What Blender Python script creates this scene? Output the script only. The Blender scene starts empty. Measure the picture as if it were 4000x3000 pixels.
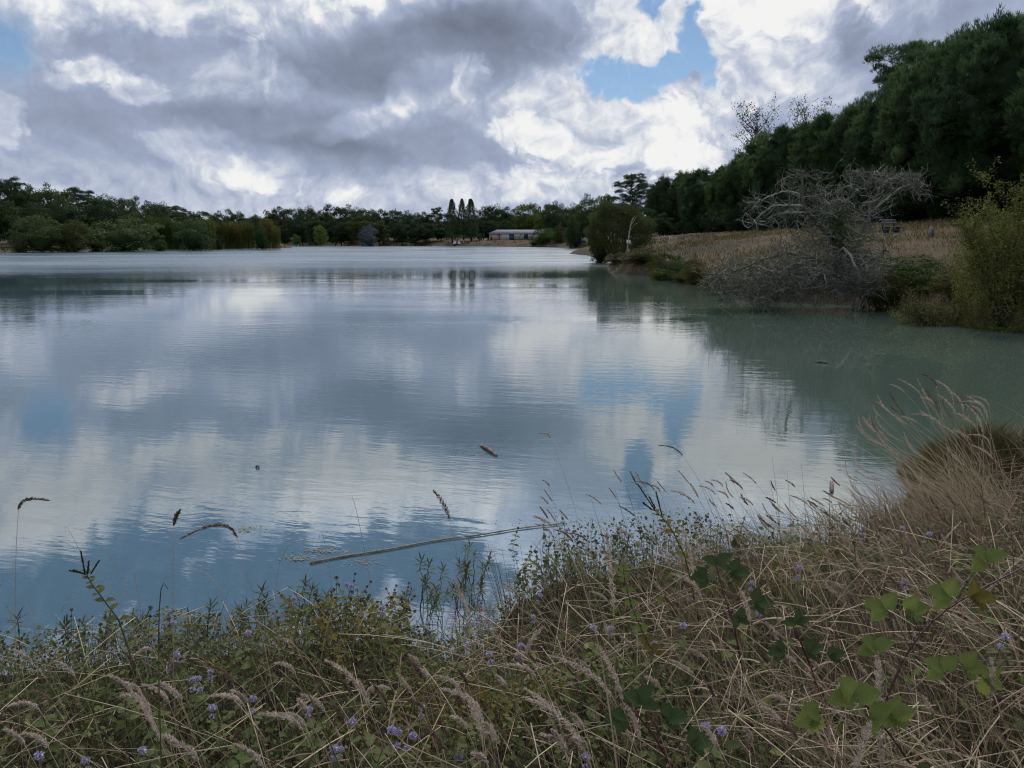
import bpy, math, random
import numpy as np
from mathutils import Vector, Matrix
rng = np.random.default_rng(7)
R = math.radians
SC = bpy.context.scene
COL = SC.collection

# ------------------------------------------------------------------ camera
CAM_H, PITCH, FPX = 2.8, R(10.57), 3022.0
cam_d = bpy.data.cameras.new('camera'); cam = bpy.data.objects.new('camera', cam_d); COL.objects.link(cam)
cam.location = (0, 0, CAM_H); cam.rotation_euler = (math.pi/2 - PITCH, 0, 0)
cam_d.sensor_width = 36; cam_d.lens = FPX/4000*36; cam_d.clip_start = .05; cam_d.clip_end = 6000
SC.camera = cam
FW = np.array([0, math.cos(PITCH), -math.sin(PITCH)]); UP = np.array([0, math.sin(PITCH), math.cos(PITCH)]); RT = np.array([1., 0, 0])
def ray(px, py): return FW + (px-2000)/FPX*RT + (1500-py)/FPX*UP
def at(px, py, Y):            # point of the place seen at a spot of the photograph, Y metres ahead
    d = ray(px, py); return np.array([0, 0, CAM_H]) + d*(Y/d[1])
def onplane(px, py, z=0.):
    d = ray(px, py); return np.array([0, 0, CAM_H]) + d*((z-CAM_H)/d[2])
def azel(px, py):
    d = ray(px, py); return math.degrees(math.atan2(d[0], d[1])), math.degrees(math.atan2(d[2], math.hypot(d[0], d[1])))

# ------------------------------------------------------------------ render settings
SC.view_settings.view_transform = 'Standard'; SC.view_settings.look = 'None'
SC.view_settings.gamma = 1; SC.view_settings.exposure = 0; SC.view_settings.use_curve_mapping = False
cy = SC.cycles
cy.max_bounces = 5; cy.diffuse_bounces = 2; cy.glossy_bounces = 2; cy.transmission_bounces = 3; cy.transparent_max_bounces = 4
cy.caustics_reflective = False; cy.caustics_refractive = False
cy.use_denoising = True; cy.filter_width = 1.15

# ------------------------------------------------------------------ node helper
class NT:
    def __init__(s, tree): s.t = tree; s.n = tree.nodes; s.l = tree.links
    def new(s, typ, **kw):
        n = s.n.new(typ)
        for k, v in kw.items(): setattr(n, k, v)
        return n
    def put(s, sock, v):
        if isinstance(v, bpy.types.NodeSocket): s.l.new(v, sock)
        elif v is not None: sock.default_value = v
    def math(s, op, a, b=None, c=None, clamp=False):
        n = s.new('ShaderNodeMath', operation=op, use_clamp=clamp)
        for i, v in enumerate((a, b, c)): s.put(n.inputs[i], v)
        return n.outputs[0]
    def vmath(s, op, a, b=None, out=0):
        n = s.new('ShaderNodeVectorMath', operation=op)
        s.put(n.inputs[0], a)
        if b is not None: s.put(n.inputs['Scale'] if op == 'SCALE' else n.inputs[1], b)
        return n.outputs[out]
    def noise(s, vec, scale, detail=3, rough=.5, dist=0., color=False, w=None):
        n = s.new('ShaderNodeTexNoise')
        if w is not None: n.noise_dimensions = '4D'; s.put(n.inputs['W'], w)
        s.put(n.inputs['Vector'], vec); s.put(n.inputs['Scale'], scale); s.put(n.inputs['Detail'], detail)
        s.put(n.inputs['Roughness'], rough); s.put(n.inputs['Distortion'], dist)
        return n.outputs['Color' if color else 0]
    def mapr(s, v, a, b, c=0., d=1., smooth=True):
        n = s.new('ShaderNodeMapRange', interpolation_type='SMOOTHSTEP' if smooth else 'LINEAR')
        for i, x in enumerate((v, a, b, c, d)): s.put(n.inputs[i], x)
        return n.outputs[0]
    def ramp(s, f, stops, mode='LINEAR'):
        n = s.new('ShaderNodeValToRGB'); n.color_ramp.interpolation = mode
        e = n.color_ramp.elements
        while len(e) < len(stops): e.new(.5)
        for i, (p, c) in enumerate(stops): e[i].position = p; e[i].color = (*c, 1)
        s.put(n.inputs[0], f); return n.outputs[0]
    def mix(s, f, a, b):
        n = s.new('ShaderNodeMix', data_type='RGBA')
        s.put(n.inputs[0], f)
        s.put(n.inputs[6], a if not isinstance(a, tuple) else (*a, 1)); s.put(n.inputs[7], b if not isinstance(b, tuple) else (*b, 1))
        return n.outputs[2]
    def comb(s, x, y, z=0.):
        n = s.new('ShaderNodeCombineXYZ')
        for i, v in enumerate((x, y, z)): s.put(n.inputs[i], v)
        return n.outputs[0]

# ------------------------------------------------------------------ sky: broken cumulus under a clear blue sky
SUN_AZ, SUN_EL = R(14), R(46)
world = bpy.data.worlds.new('World'); SC.world = world; world.use_nodes = True
def build_sky():
    w = NT(world.node_tree); w.n.clear()
    sky = w.new('ShaderNodeTexSky', sky_type='NISHITA'); sky.sun_disc = False
    sky.sun_elevation = SUN_EL; sky.sun_rotation = SUN_AZ; sky.air_density = 1.0; sky.dust_density = .1; sky.ozone_density = 4.0
    tc = w.new('ShaderNodeTexCoord').outputs['Generated']
    sep = w.new('ShaderNodeSeparateXYZ'); w.l.new(tc, sep.inputs[0]); X, Y, Z = sep.outputs
    az = w.math('MULTIPLY', w.math('ARCTAN2', X, Y), 57.29578)
    el = w.math('MULTIPLY', w.math('ARCSINE', Z), 57.29578)
    # cloud rows close up towards the horizon
    flat = w.math('MULTIPLY', w.math('POWER', w.math('MAXIMUM', w.math('ADD', el, 2.), .1), .8), 2.6)
    q = w.comb(az, flat)                       # for textures
    p = w.comb(az, el)
    n1 = w.vmath('SUBTRACT', w.noise(q, .10, 4, .52, color=True), (.5, .5, .5))
    n2 = w.vmath('SUBTRACT', w.noise(q, .50, 5, .52, color=True), (.5, .5, .5))
    wp = w.vmath('ADD', p, w.vmath('MULTIPLY', n1, (6.5, 3.2, 0)))
    wp = w.vmath('ADD', wp, w.vmath('MULTIPLY', n2, (1.3, 1.1, 0)))
    edge = w.noise(wp, .50, 9, .61)            # ragged cloud edges
    def puffs(v, sc):                          # cauliflower heads: rounded cells within cells
        n = w.new('ShaderNodeTexVoronoi', voronoi_dimensions='2D', feature='F1'); n.normalize = True
        w.put(n.inputs['Vector'], v); n.inputs['Scale'].default_value = sc; n.inputs['Detail'].default_value = 4; n.inputs['Roughness'].default_value = .55; n.inputs['Lacunarity'].default_value = 2.1
        return w.math('SUBTRACT', 1., n.outputs['Distance'])
    edge0 = w.math('ADD', w.math('MULTIPLY', w.math('SUBTRACT', edge, .5), .75), w.math('MULTIPLY', w.math('SUBTRACT', puffs(wp, .42), .62), .55))
    def blob(px, py, rx, ry, rot=0, rag=.5, soft=.8, deg=False):
        a, e = (px, py) if deg else azel(px, py)
        if not deg: rx, ry = rx/52.7, ry/52.7
        m = w.new('ShaderNodeMapping', vector_type='TEXTURE')
        m.inputs['Location'].default_value = (a, e, 0); m.inputs['Rotation'].default_value = (0, 0, R(rot)); m.inputs['Scale'].default_value = (rx, ry, 1)
        w.l.new(wp, m.inputs['Vector'])
        d = w.vmath('LENGTH', m.outputs[0], out=1)
        v = w.math('MULTIPLY_ADD', edge0, rag*4, w.math('SUBTRACT', 1.0, d))
        return w.mapr(v, -soft*.5, soft*.5)
    # --- light and dark masses: (px, py, rx, ry, rot, ragged, soft, amount)
    L = None
    masses = [
        (620,330,720,290,0,.15,.9,-0.112), (820,500,560,95,-3,.12,.9,-0.099), (1680,230,470,125,6,.16,.7,-0.238), (1950,90,420,120,0,.2,.8,-0.145),
        (1500,560,560,90,-4,.2,.8,-0.112), (1280,640,330,80,-4,.2,.7,-0.145), (3560,40,420,130,10,.2,.9,-0.185), (3330,500,300,230,0,.15,.9,-0.066),
        (1250,300,300,150,0,.2,.9,-0.066), (2950,540,130,140,20,.3,.7,-0.132), (300,700,420,110,0,.2,.9,-0.026),
        (2340,470,330,175,-10,.45,.5,0.229), (2060,520,150,60,-10,.5,.4,0.191), (2720,520,190,190,25,.5,.5,0.204), (2520,80,230,150,15,.5,.5,0.267),
        (3010,120,230,210,20,.4,.6,0.217), (3160,250,200,90,-35,.4,.6,0.159), (880,630,240,85,-12,.4,.6,0.191), (1000,690,90,60,0,.5,.4,0.140),
        (390,275,120,55,10,.55,.75,0.267), (600,355,110,48,-12,.55,.75,0.267), (920,300,120,75,25,.55,.75,0.229), (1110,320,70,60,0,.55,.75,0.178),
        (20,450,90,70,0,.6,.4,0.229), (1420,470,170,45,25,.55,.7,0.217), (1680,330,170,70,10,.5,.6,0.178), (670,35,200,60,-10,.6,.5,0.115), (380,20,260,50,0,.5,.7,0.070),
        (1170,60,230,90,0,.5,.6,0.070), (1820,330,70,70,0,.6,.5,0.178), (1850,740,600,70,0,.6,.6,0.140), (2150,690,260,55,15,.7,.5,0.153), (2640,640,140,60,0,.6,.4,0.165), (700,760,500,70,0,.4,.7,0.064),
        # above the picture, as the lake mirrors it
        (-22,17,14,3.2,0,.4,.7,.26), (-8,19,8,3.4,0,.4,.7,.26), (-33,15,5,4,0,.4,.7,.18), (18,16.5,6,3,0,.4,.7,.30), (26,17,5,4,0,.4,.6,.22), (7,20,7,2.2,0,.3,.8,-.14), (17,23,8,3,0,.3,.8,-.14), (-2,14.5,5,1.2,0,.3,.8,-.10),
    ]
    # the rest of the sky all round: same broken cloud
    base = w.math('MULTIPLY_ADD', w.math('SUBTRACT', w.noise(q, .055, 4, .55), .5), .45, .565)
    L = base
    for m in masses:
        deg = abs(m[0]) < 90 and abs(m[1]) < 90 and m[2] < 30
        L = w.math('MULTIPLY_ADD', blob(*m[:7], deg=deg), m[7], L)
    # relief of the billows, lit from the sun's side
    def bil(v): return w.math('ADD', w.math('MULTIPLY', w.noise(v, .36, 8, .55), .55), w.math('MULTIPLY', puffs(v, .40), .42))
    b0 = bil(wp); b1 = bil(w.vmath('ADD', wp, (.30, .60, 0)))
    rel = w.math('SUBTRACT', b0, b1)
    lively = w.mapr(L, .30, .80, .12, 1.0)
    L = w.math('MULTIPLY_ADD', w.math('MULTIPLY', rel, lively), 1.5, L)
    L = w.math('MULTIPLY_ADD', w.math('SUBTRACT', w.noise(wp, .20, 6, .5), .5), .40, L)
    ccol = w.ramp(L, [(0, (.16,.185,.25)), (.25, (.25,.295,.405)), (.5, (.385,.45,.605)), (.70, (.58,.635,.755)), (.88, (.84,.86,.90)), (1, (.97,.97,.965))])
    # --- blue gaps
    gaps = [(20,140,70,85,0,.45,1.3), (2420,310,150,62,-12,.6,.5), (2745,150,50,130,10,.6,.5), (2620,260,110,40,30,.6,.5), 
            (-30,21.6,8.5,2.8,-8,.45,.4), (-19,24.6,11,3.0,-4,.5,.4), (-7,23.6,6.5,2.6,10,.5,.4), (9.3,17.2,1.3,2.6,0,.5,.4), (-28,33,12,4,0,.5,.5)]
    G = None
    for g in gaps:
        b = blob(*g, deg=(abs(g[0]) < 90 and g[2] < 30))
        G = b if G is None else w.math('MAXIMUM', G, b)
    wide = w.math('MULTIPLY', w.mapr(w.noise(q, .06, 6, .58), .50, .60), w.mapr(el, 26, 36))
    G = w.math('MAXIMUM', G, wide)
    veil = w.mapr(w.noise(wp, .8, 6, .65), .45, .85, .0, .35)
    cover = w.math('SUBTRACT', 1., w.math('MULTIPLY', G, w.math('SUBTRACT', 1., w.math('MULTIPLY', veil, .7))), clamp=True)
    bgA = w.new('ShaderNodeBackground'); w.l.new(sky.outputs[0], bgA.inputs[0]); bgA.inputs[1].default_value = .08
    bgB = w.new('ShaderNodeBackground'); w.l.new(ccol, bgB.inputs[0]); bgB.inputs[1].default_value = .92
    # brighter cloud towards the sun, plus an added lift overhead to brighten the foreground
    sx, sy, sz = math.sin(SUN_AZ)*math.cos(SUN_EL), math.cos(SUN_AZ)*math.cos(SUN_EL), math.sin(SUN_EL)
    sund = w.vmath('DOT_PRODUCT', tc, (sx, sy, sz), out=1)
    glow = w.math('MULTIPLY', w.math('MULTIPLY_ADD', w.mapr(sund, .60, 1.0), 1.5, .75), w.mapr(el, 15, 23))
    w.l.new(w.math('MULTIPLY_ADD', glow, .92, .92), bgB.inputs[1])
    ms = w.new('ShaderNodeMixShader'); w.l.new(cover, ms.inputs[0]); w.l.new(bgA.outputs[0], ms.inputs[1]); w.l.new(bgB.outputs[0], ms.inputs[2])
    out = w.new('ShaderNodeOutputWorld'); w.l.new(ms.outputs[0], out.inputs[0])
build_sky()
world.cycles.sampling_method = 'MANUAL'; world.cycles.sample_map_resolution = 512

sun_d = bpy.data.lights.new('sun', 'SUN'); sun_d.energy = 2.2; sun_d.angle = R(14); sun_d.color = (1, .95, .88)
sun = bpy.data.objects.new('sun', sun_d); COL.objects.link(sun)
sd_ = Vector((math.sin(SUN_AZ)*math.cos(SUN_EL), math.cos(SUN_AZ)*math.cos(SUN_EL), math.sin(SUN_EL)))
sun.rotation_euler = sd_.to_track_quat('Z', 'Y').to_euler()

# ------------------------------------------------------------------ mesh helpers
class Geo:
    """collects vertices and faces (as arrays) into ONE mesh"""
    def __init__(s): s.v = []; s.f = []; s.n = 0
    def add(s, V, F):
        V = np.asarray(V, float).reshape(-1, 3); F = np.asarray(F, int)
        s.v.append(V); s.f.append(F+s.n); s.n += len(V); return s
    def inst(s, TV, TF, M, T):                 # template under N rotation/scale matrices + offsets
        TV = np.asarray(TV, float); TF = np.asarray(TF, int); N = len(M)
        V = np.einsum('nij,mj->nmi', M, TV) + T[:, None, :]
        F = (TF[None] + (np.arange(N)*len(TV))[:, None, None]).reshape(-1, TF.shape[1])
        return s.add(V, F)
    def ribbons(s, P, W, side):                # P N,K,3  W N,K  side N,3 or N,K,3
        N, K = P.shape[:2]
        if side.ndim == 2: side = np.repeat(side[:, None], K, 1)
        V = np.stack([P - side*W[..., None]/2, P + side*W[..., None]/2], 2)   # N,K,2,3
        k = np.arange(K-1)*2
        f = np.stack([k, k+1, k+3, k+2], 1)
        F = (f[None] + (np.arange(N)*K*2)[:, None, None]).reshape(-1, 4)
        return s.add(V, F)
    def tubes(s, P, Rd, n=4):                  # P N,K,3 polylines, Rd N,K
        P = np.asarray(P, float); N, K = P.shape[:2]
        T = np.gradient(P, axis=1); T /= np.linalg.norm(T, axis=2, keepdims=True)+1e-9
        ref = np.where(np.abs(T[..., 2:3]) > .8, np.array([1., 0, 0]), np.array([0, 0, 1.]))
        A = np.cross(T, ref); A /= np.linalg.norm(A, axis=2, keepdims=True)+1e-9
        B = np.cross(T, A)
        a = np.arange(n)/n*2*math.pi
        V = P[:, :, None] + Rd[:, :, None, None]*(np.cos(a)[:, None]*A[:, :, None] + np.sin(a)[:, None]*B[:, :, None])
        k = np.arange(K-1)[:, None]*n; j = np.arange(n)[None]
        f = np.stack([k+j, k+(j+1) % n, k+n+(j+1) % n, k+n+j], -1).reshape(-1, 4)
        F = (f[None] + (np.arange(N)*K*n)[:, None, None]).reshape(-1, 4)
        s.add(V, F)
        cap = np.arange(n)[None] + ((np.arange(N)*K+K-1)*n)[:, None]
        base = np.arange(n)[None] + (np.arange(N)*K*n)[:, None]
        s.f.append(cap + s.n - V.size//3); s.f.append(base[:, ::-1] + s.n - V.size//3)
        return s
    def box(s, c, d, rz=0):
        x, y, z = np.array(d)/2
        V = np.array([(-x,-y,-z),(x,-y,-z),(x,y,-z),(-x,y,-z),(-x,-y,z),(x,-y,z),(x,y,z),(-x,y,z)])
        if rz: c_, s_ = math.cos(rz), math.sin(rz); V = V @ np.array([[c_, s_, 0], [-s_, c_, 0], [0, 0, 1]])
        return s.add(V+np.array(c), [(3,2,1,0),(4,5,6,7),(0,1,5,4),(1,2,6,5),(2,3,7,6),(3,0,4,7)])
    def mesh(s, name, mat=None, smooth=False):
        me = bpy.data.meshes.new(name)
        if s.n:
            V = np.concatenate(s.v); me.vertices.add(len(V)); me.vertices.foreach_set('co', V.ravel())
            idx = np.concatenate([f.ravel() for f in s.f]); tot = np.concatenate([np.full(len(f), f.shape[1]) for f in s.f])
            me.loops.add(len(idx)); me.loops.foreach_set('vertex_index', idx)
            me.polygons.add(len(tot)); me.polygons.foreach_set('loop_start', np.concatenate([[0], np.cumsum(tot)[:-1]]))
            me.polygons.foreach_set('loop_total', tot)
            if smooth: me.polygons.foreach_set('use_smooth', np.ones(len(tot), bool))
            me.update(calc_edges=True)
        if mat: me.materials.append(mat)
        return me
    def build(s, name, mat=None, parent=None, smooth=False): return obj(name, s.mesh(name, mat, smooth), parent)
def obj(name, me, parent=None, loc=None):
    o = bpy.data.objects.new(name, me); COL.objects.link(o)
    if parent is not None: o.parent = parent
    if loc is not None: o.location = loc
    return o
def tag(o, label=None, cat=None, group=None, kind=None):
    if label: o['label'] = label
    if cat: o['category'] = cat
    if group: o['group'] = group
    if kind: o['kind'] = kind
    return o
def thing(name, label, cat, loc=(0, 0, 0), rz=0, group=None, scale=None):
    o = bpy.data.objects.new(name, None); COL.objects.link(o); o.empty_display_size = .2
    o.location = loc; o.rotation_euler = (0, 0, rz)
    if scale is not None: o.scale = scale if hasattr(scale, '__len__') else (scale,)*3
    return tag(o, label, cat, group)
def copy_tree(o, parent=None):
    c = o.copy(); COL.objects.link(c)
    if parent is not None: c.parent = parent
    for ch in list(o.children): copy_tree(ch, c)
    return c
def unit(v): return v/(np.linalg.norm(v, axis=-1, keepdims=True)+1e-9)
def rand_dirs(n): return unit(rng.normal(size=(n, 3)))
def frames(nrm, roll=None):                    # N,3 -> N,3,3 with z = normal
    n = unit(nrm); ref = np.where(np.abs(n[:, 2:3]) > .9, np.array([1., 0, 0]), np.array([0, 0, 1.]))
    x = unit(np.cross(ref, n)); y = np.cross(n, x)
    if roll is None: roll = rng.uniform(0, 2*math.pi, len(n))
    c, s_ = np.cos(roll)[:, None], np.sin(roll)[:, None]
    return np.stack([x*c+y*s_, y*c-x*s_, n], 2)
def align(ydir, nrm):                          # N,3,3: y along ydir, z near nrm
    y = unit(ydir); x = unit(np.cross(y, nrm)); z = np.cross(x, y); return np.stack([x, y, z], 2)

# ------------------------------------------------------------------ materials
def mat(name): 
    m = bpy.data.materials.new(name); m.use_nodes = True; t = NT(m.node_tree); t.n.clear(); return m, t
def finish(t, sh):
    o = t.new('ShaderNodeOutputMaterial'); t.l.new(sh, o.inputs[0])
def principled(t, color, rough=.7, spec=.3, **kw):
    b = t.new('ShaderNodeBsdfPrincipled'); t.put(b.inputs['Base Color'], color if not isinstance(color, tuple) else (*color, 1))
    t.put(b.inputs['Roughness'], rough); t.put(b.inputs['Specular IOR Level'], spec)
    for k, v in kw.items(): t.put(b.inputs[k], v)
    return b
def foliage(name, stops, transl=.35, use_obj=False, scale=.6, spec=.10, rough=.7):
    """leaf colour: varies leaf by leaf, in soft patches and (use_obj) tree by tree"""
    m, t = mat(name)
    g = t.new('ShaderNodeNewGeometry'); oi = t.new('ShaderNodeObjectInfo')
    co = t.new('ShaderNodeTexCoord').outputs['Object']
    patch = t.noise(co, scale, 3, .6)
    f = t.math('ADD', t.math('MULTIPLY', g.outputs['Random Per Island'], .5), t.math('MULTIPLY_ADD', patch, 1.1, -.30))
    c = t.ramp(f, stops)
    if use_obj:
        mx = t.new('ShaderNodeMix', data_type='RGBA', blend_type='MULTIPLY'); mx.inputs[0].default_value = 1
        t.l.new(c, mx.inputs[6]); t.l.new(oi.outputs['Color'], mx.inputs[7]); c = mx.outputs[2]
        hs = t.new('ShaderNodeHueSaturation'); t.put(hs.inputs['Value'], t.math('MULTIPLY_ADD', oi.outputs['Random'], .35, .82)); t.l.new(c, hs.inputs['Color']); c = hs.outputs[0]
    b = principled(t, c, rough, spec)
    tr = t.new('ShaderNodeBsdfTranslucent'); t.l.new(c, tr.inputs[0])
    ms = t.new('ShaderNodeMixShader'); ms.inputs[0].default_value = transl
    t.l.new(b.outputs[0], ms.inputs[1]); t.l.new(tr.outputs[0], ms.inputs[2]); finish(t, ms.outputs[0]); return m
def bark(name, a, b_, scale=6, rough=.9):
    m, t = mat(name); co = t.new('ShaderNodeTexCoord').outputs['Object']
    n = t.noise(t.vmath('MULTIPLY', co, (1, 1, .3)), scale, 5, .65)
    c = t.ramp(n, [(.3, a), (.7, b_)])
    bp = t.new('ShaderNodeBump'); bp.inputs['Strength'].default_value = .6; bp.inputs['Distance'].default_value = .03; t.l.new(n, bp.inputs['Height'])
    p = principled(t, c, rough, .15, Normal=bp.outputs[0]); finish(t, p.outputs[0]); return m
def plain(name, c, rough=.7, spec=.3, var=.25, scale=4, metal=0):
    m, t = mat(name); co = t.new('ShaderNodeTexCoord').outputs['Object']
    n = t.noise(co, scale, 5, .6)
    col = t.ramp(n, [(.25, tuple(x*(1-var) for x in c)), (.75, tuple(min(1, x*(1+var)) for x in c))])
    p = principled(t, col, rough, spec, Metallic=metal); finish(t, p.outputs[0]); return m

# ------------------------------------------------------------------ lake outline and ground
def opx(L): return [tuple(onplane(a, b)[:2]) for a, b in L]
SHORE = []
SHORE += [(-60, 3.0), (-14, 4.2), (-8, 4.55), (-3.4, 4.6), (-2.0, 4.85), (-1.2, 5.05), (-.72, 5.0), (-.45, 4.75), (-.2, 4.95), (-.02, 5.5), (.35, 6.0), (1.2, 6.35), (2.3, 6.55), (3.3, 7.0), (4.0, 7.7), (5.0, 9.0), (6.5, 10.2), (9, 11.6), (14, 13.4), (21, 15), (27, 18), (25, 21), (19, 22.6)]
SHORE += opx([(3985,1278), (3768,1268), (3550,1235), (3388,1197), (3171,1186), (2968,1172), (2833,1156), (2756,1110), (2652,1084), (2534,1077), (2390,1070), (2372,1052), (2400,1028), (2376,1022), (2335,1010), (2300,999), (2225,991), (2300,987), (2330,980), (2302,972), (2208,968)])
SHORE += opx([(2066,964.5), (1900,963.5), (1750,961.8), (1610,960.5), (1400,959.6), (1142,959)])
SHORE += opx([(1000,959.5), (1040,965), (1145,968.8), (1090,970.5), (985,971), (814,972), (651,973), (560,975), (396,976), (330,978), (217,981), (76,984), (0,986), (-300,993), (-900,1010)])
SHORE += [(-150, 60), (-110, 20)]
SH = np.array(SHORE)
def lake_sd(x, y):                             # >0 on land, metres from the waterline
    P = np.stack([x, y], -1); A = SH; B = np.roll(SH, -1, 0)
    best = np.full(P.shape[:-1], 1e18); inside = np.zeros(P.shape[:-1], bool)
    for a, b in zip(A, B):
        e = b-a; wv = P-a; t = np.clip((wv@e)/(e@e+1e-12), 0, 1)
        d = wv - t[..., None]*e; best = np.minimum(best, (d*d).sum(-1))
        cond = (a[1] > P[..., 1]) != (b[1] > P[..., 1])
        xi = (b[0]-a[0])*(P[..., 1]-a[1])/(b[1]-a[1]+1e-12)+a[0]
        inside ^= cond & (P[..., 0] < xi)
    d = np.sqrt(best); return np.where(inside, -d, d)
def sstep(a, b, v): t = np.clip((v-a)/(b-a), 0, 1); return t*t*(3-2*t)
def ground_z(x, y):
    x = np.asarray(x, float); y = np.asarray(y, float); s = lake_sd(x, y); sp = np.maximum(s, 0)
    near = 1.5*(1-np.exp(-.24*sp)) + .02*np.minimum(sp, 40)
    right = .8*(1-np.exp(-sp/1.0)) + 2.6*(1-np.exp(-sp/14)) + .045*np.minimum(sp, 90)
    far = .6*(1-np.exp(-sp/1.0)) + 1.9*(1-np.exp(-sp/6)) + .004*np.minimum(sp, 300)
    left = .35*(1-np.exp(-sp/1.5)) + 1.0*(1-np.exp(-sp/12)) + .02*np.minimum(sp, 150)
    wn = 1-sstep(13, 19, y); wf = sstep(200, 270, y); wr = sstep(2, 8, x)
    h = wr*right + (1-wr)*left; h = h*(1-wf)+far*wf; h = h*(1-wn)+near*wn
    rough = .10*np.sin(x*.9+y*.23)*np.sin(y*.71-x*.31)*np.minimum(sp, 2)/2 + .04*np.sin(x*3.1+1.3)*np.sin(y*2.7)*np.minimum(sp, 1)
    h = h + np.clip((np.hypot(x, y)-425)*.06, 0, 7)*(y > 0) + np.clip((x-62)*.10, 0, 5)*wr*(1-wf)*(1-wn)
    return np.where(s > 0, h+rough, np.maximum(-2.5, s*.28))
def gz1(x, y): return float(ground_z(np.array([x]), np.array([y]))[0])

def build_ground():
    fr = np.concatenate([np.linspace(-48, 48, 380), np.linspace(52, 308, 64)]); fr = np.radians(fr); na = len(fr)
    rr = np.concatenate([[.05, .3, .6, .9, 1.2], np.arange(1.5, 14, .16), np.geomspace(14, 60, 90)[1:], np.geomspace(60, 230, 70)[1:], np.linspace(233, 400, 60), np.geomspace(410, 5000, 14)])
    RR, AA = np.meshgrid(rr, fr, indexing='ij'); x = RR*np.sin(AA); y = RR*np.cos(AA)
    z = ground_z(x.ravel(), y.ravel()).reshape(x.shape)
    V = np.stack([x, y, z], -1).reshape(-1, 3); n = len(rr)
    i = np.arange(n-1)[:, None]*na; j = np.arange(na)[None]; j2 = (j+1) % na
    F = np.stack([i+j, i+na+j, i+na+j2, i+j2], -1).reshape(-1, 4)
    g = Geo().add(V, F); g.add([(0, 0, gz1(0, 0))], np.zeros((0, 3), int))
    m, t = mat('bank_soil')
    pos = t.new('ShaderNodeNewGeometry').outputs['Position']
    a = t.noise(pos, .11, 4, .6); b = t.noise(pos, 1.3, 6, .7); c = t.noise(pos, 14, 4, .7)
    f = t.math('ADD', t.math('MULTIPLY', a, .6), t.math('MULTIPLY', b, .4))
    col = t.ramp(f, [(.36, (.034, .036, .015)), (.45, (.060, .050, .025)), (.54, (.12, .082, .045)), (.66, (.17, .112, .062))])
    mx = t.new('ShaderNodeMix', data_type='RGBA', blend_type='MULTIPLY'); mx.inputs[0].default_value = .8
    t.l.new(col, mx.inputs[6]); t.l.new(t.ramp(c, [(.3, (.35, .35, .35)), (.7, (1, 1, 1))]), mx.inputs[7])
    sp = t.new('ShaderNodeSeparateXYZ'); t.l.new(pos, sp.inputs[0])
    # bare mud and sand close to the water level, dark soil under the near bank's plants
    mud = t.mapr(sp.outputs[2], .05, .38, 1, 0)
    mudc = t.ramp(t.noise(pos, .3, 3), [(.4, (.045, .040, .028)), (.6, (.15, .105, .070))])
    mudc = t.mix(t.mapr(sp.outputs[0], -15, 2), mudc, (.042, .036, .026))
    col = t.mix(mud, mx.outputs[2], mudc)
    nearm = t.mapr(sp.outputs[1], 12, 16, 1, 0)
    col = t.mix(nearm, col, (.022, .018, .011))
    bp = t.new('ShaderNodeBump'); bp.inputs['Strength'].default_value = .8; bp.inputs['Distance'].default_value = .08; t.l.new(b, bp.inputs['Height'])
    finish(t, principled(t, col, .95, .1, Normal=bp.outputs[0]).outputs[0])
    return tag(g.build('ground', m, smooth=True), kind='structure')
build_ground()

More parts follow.
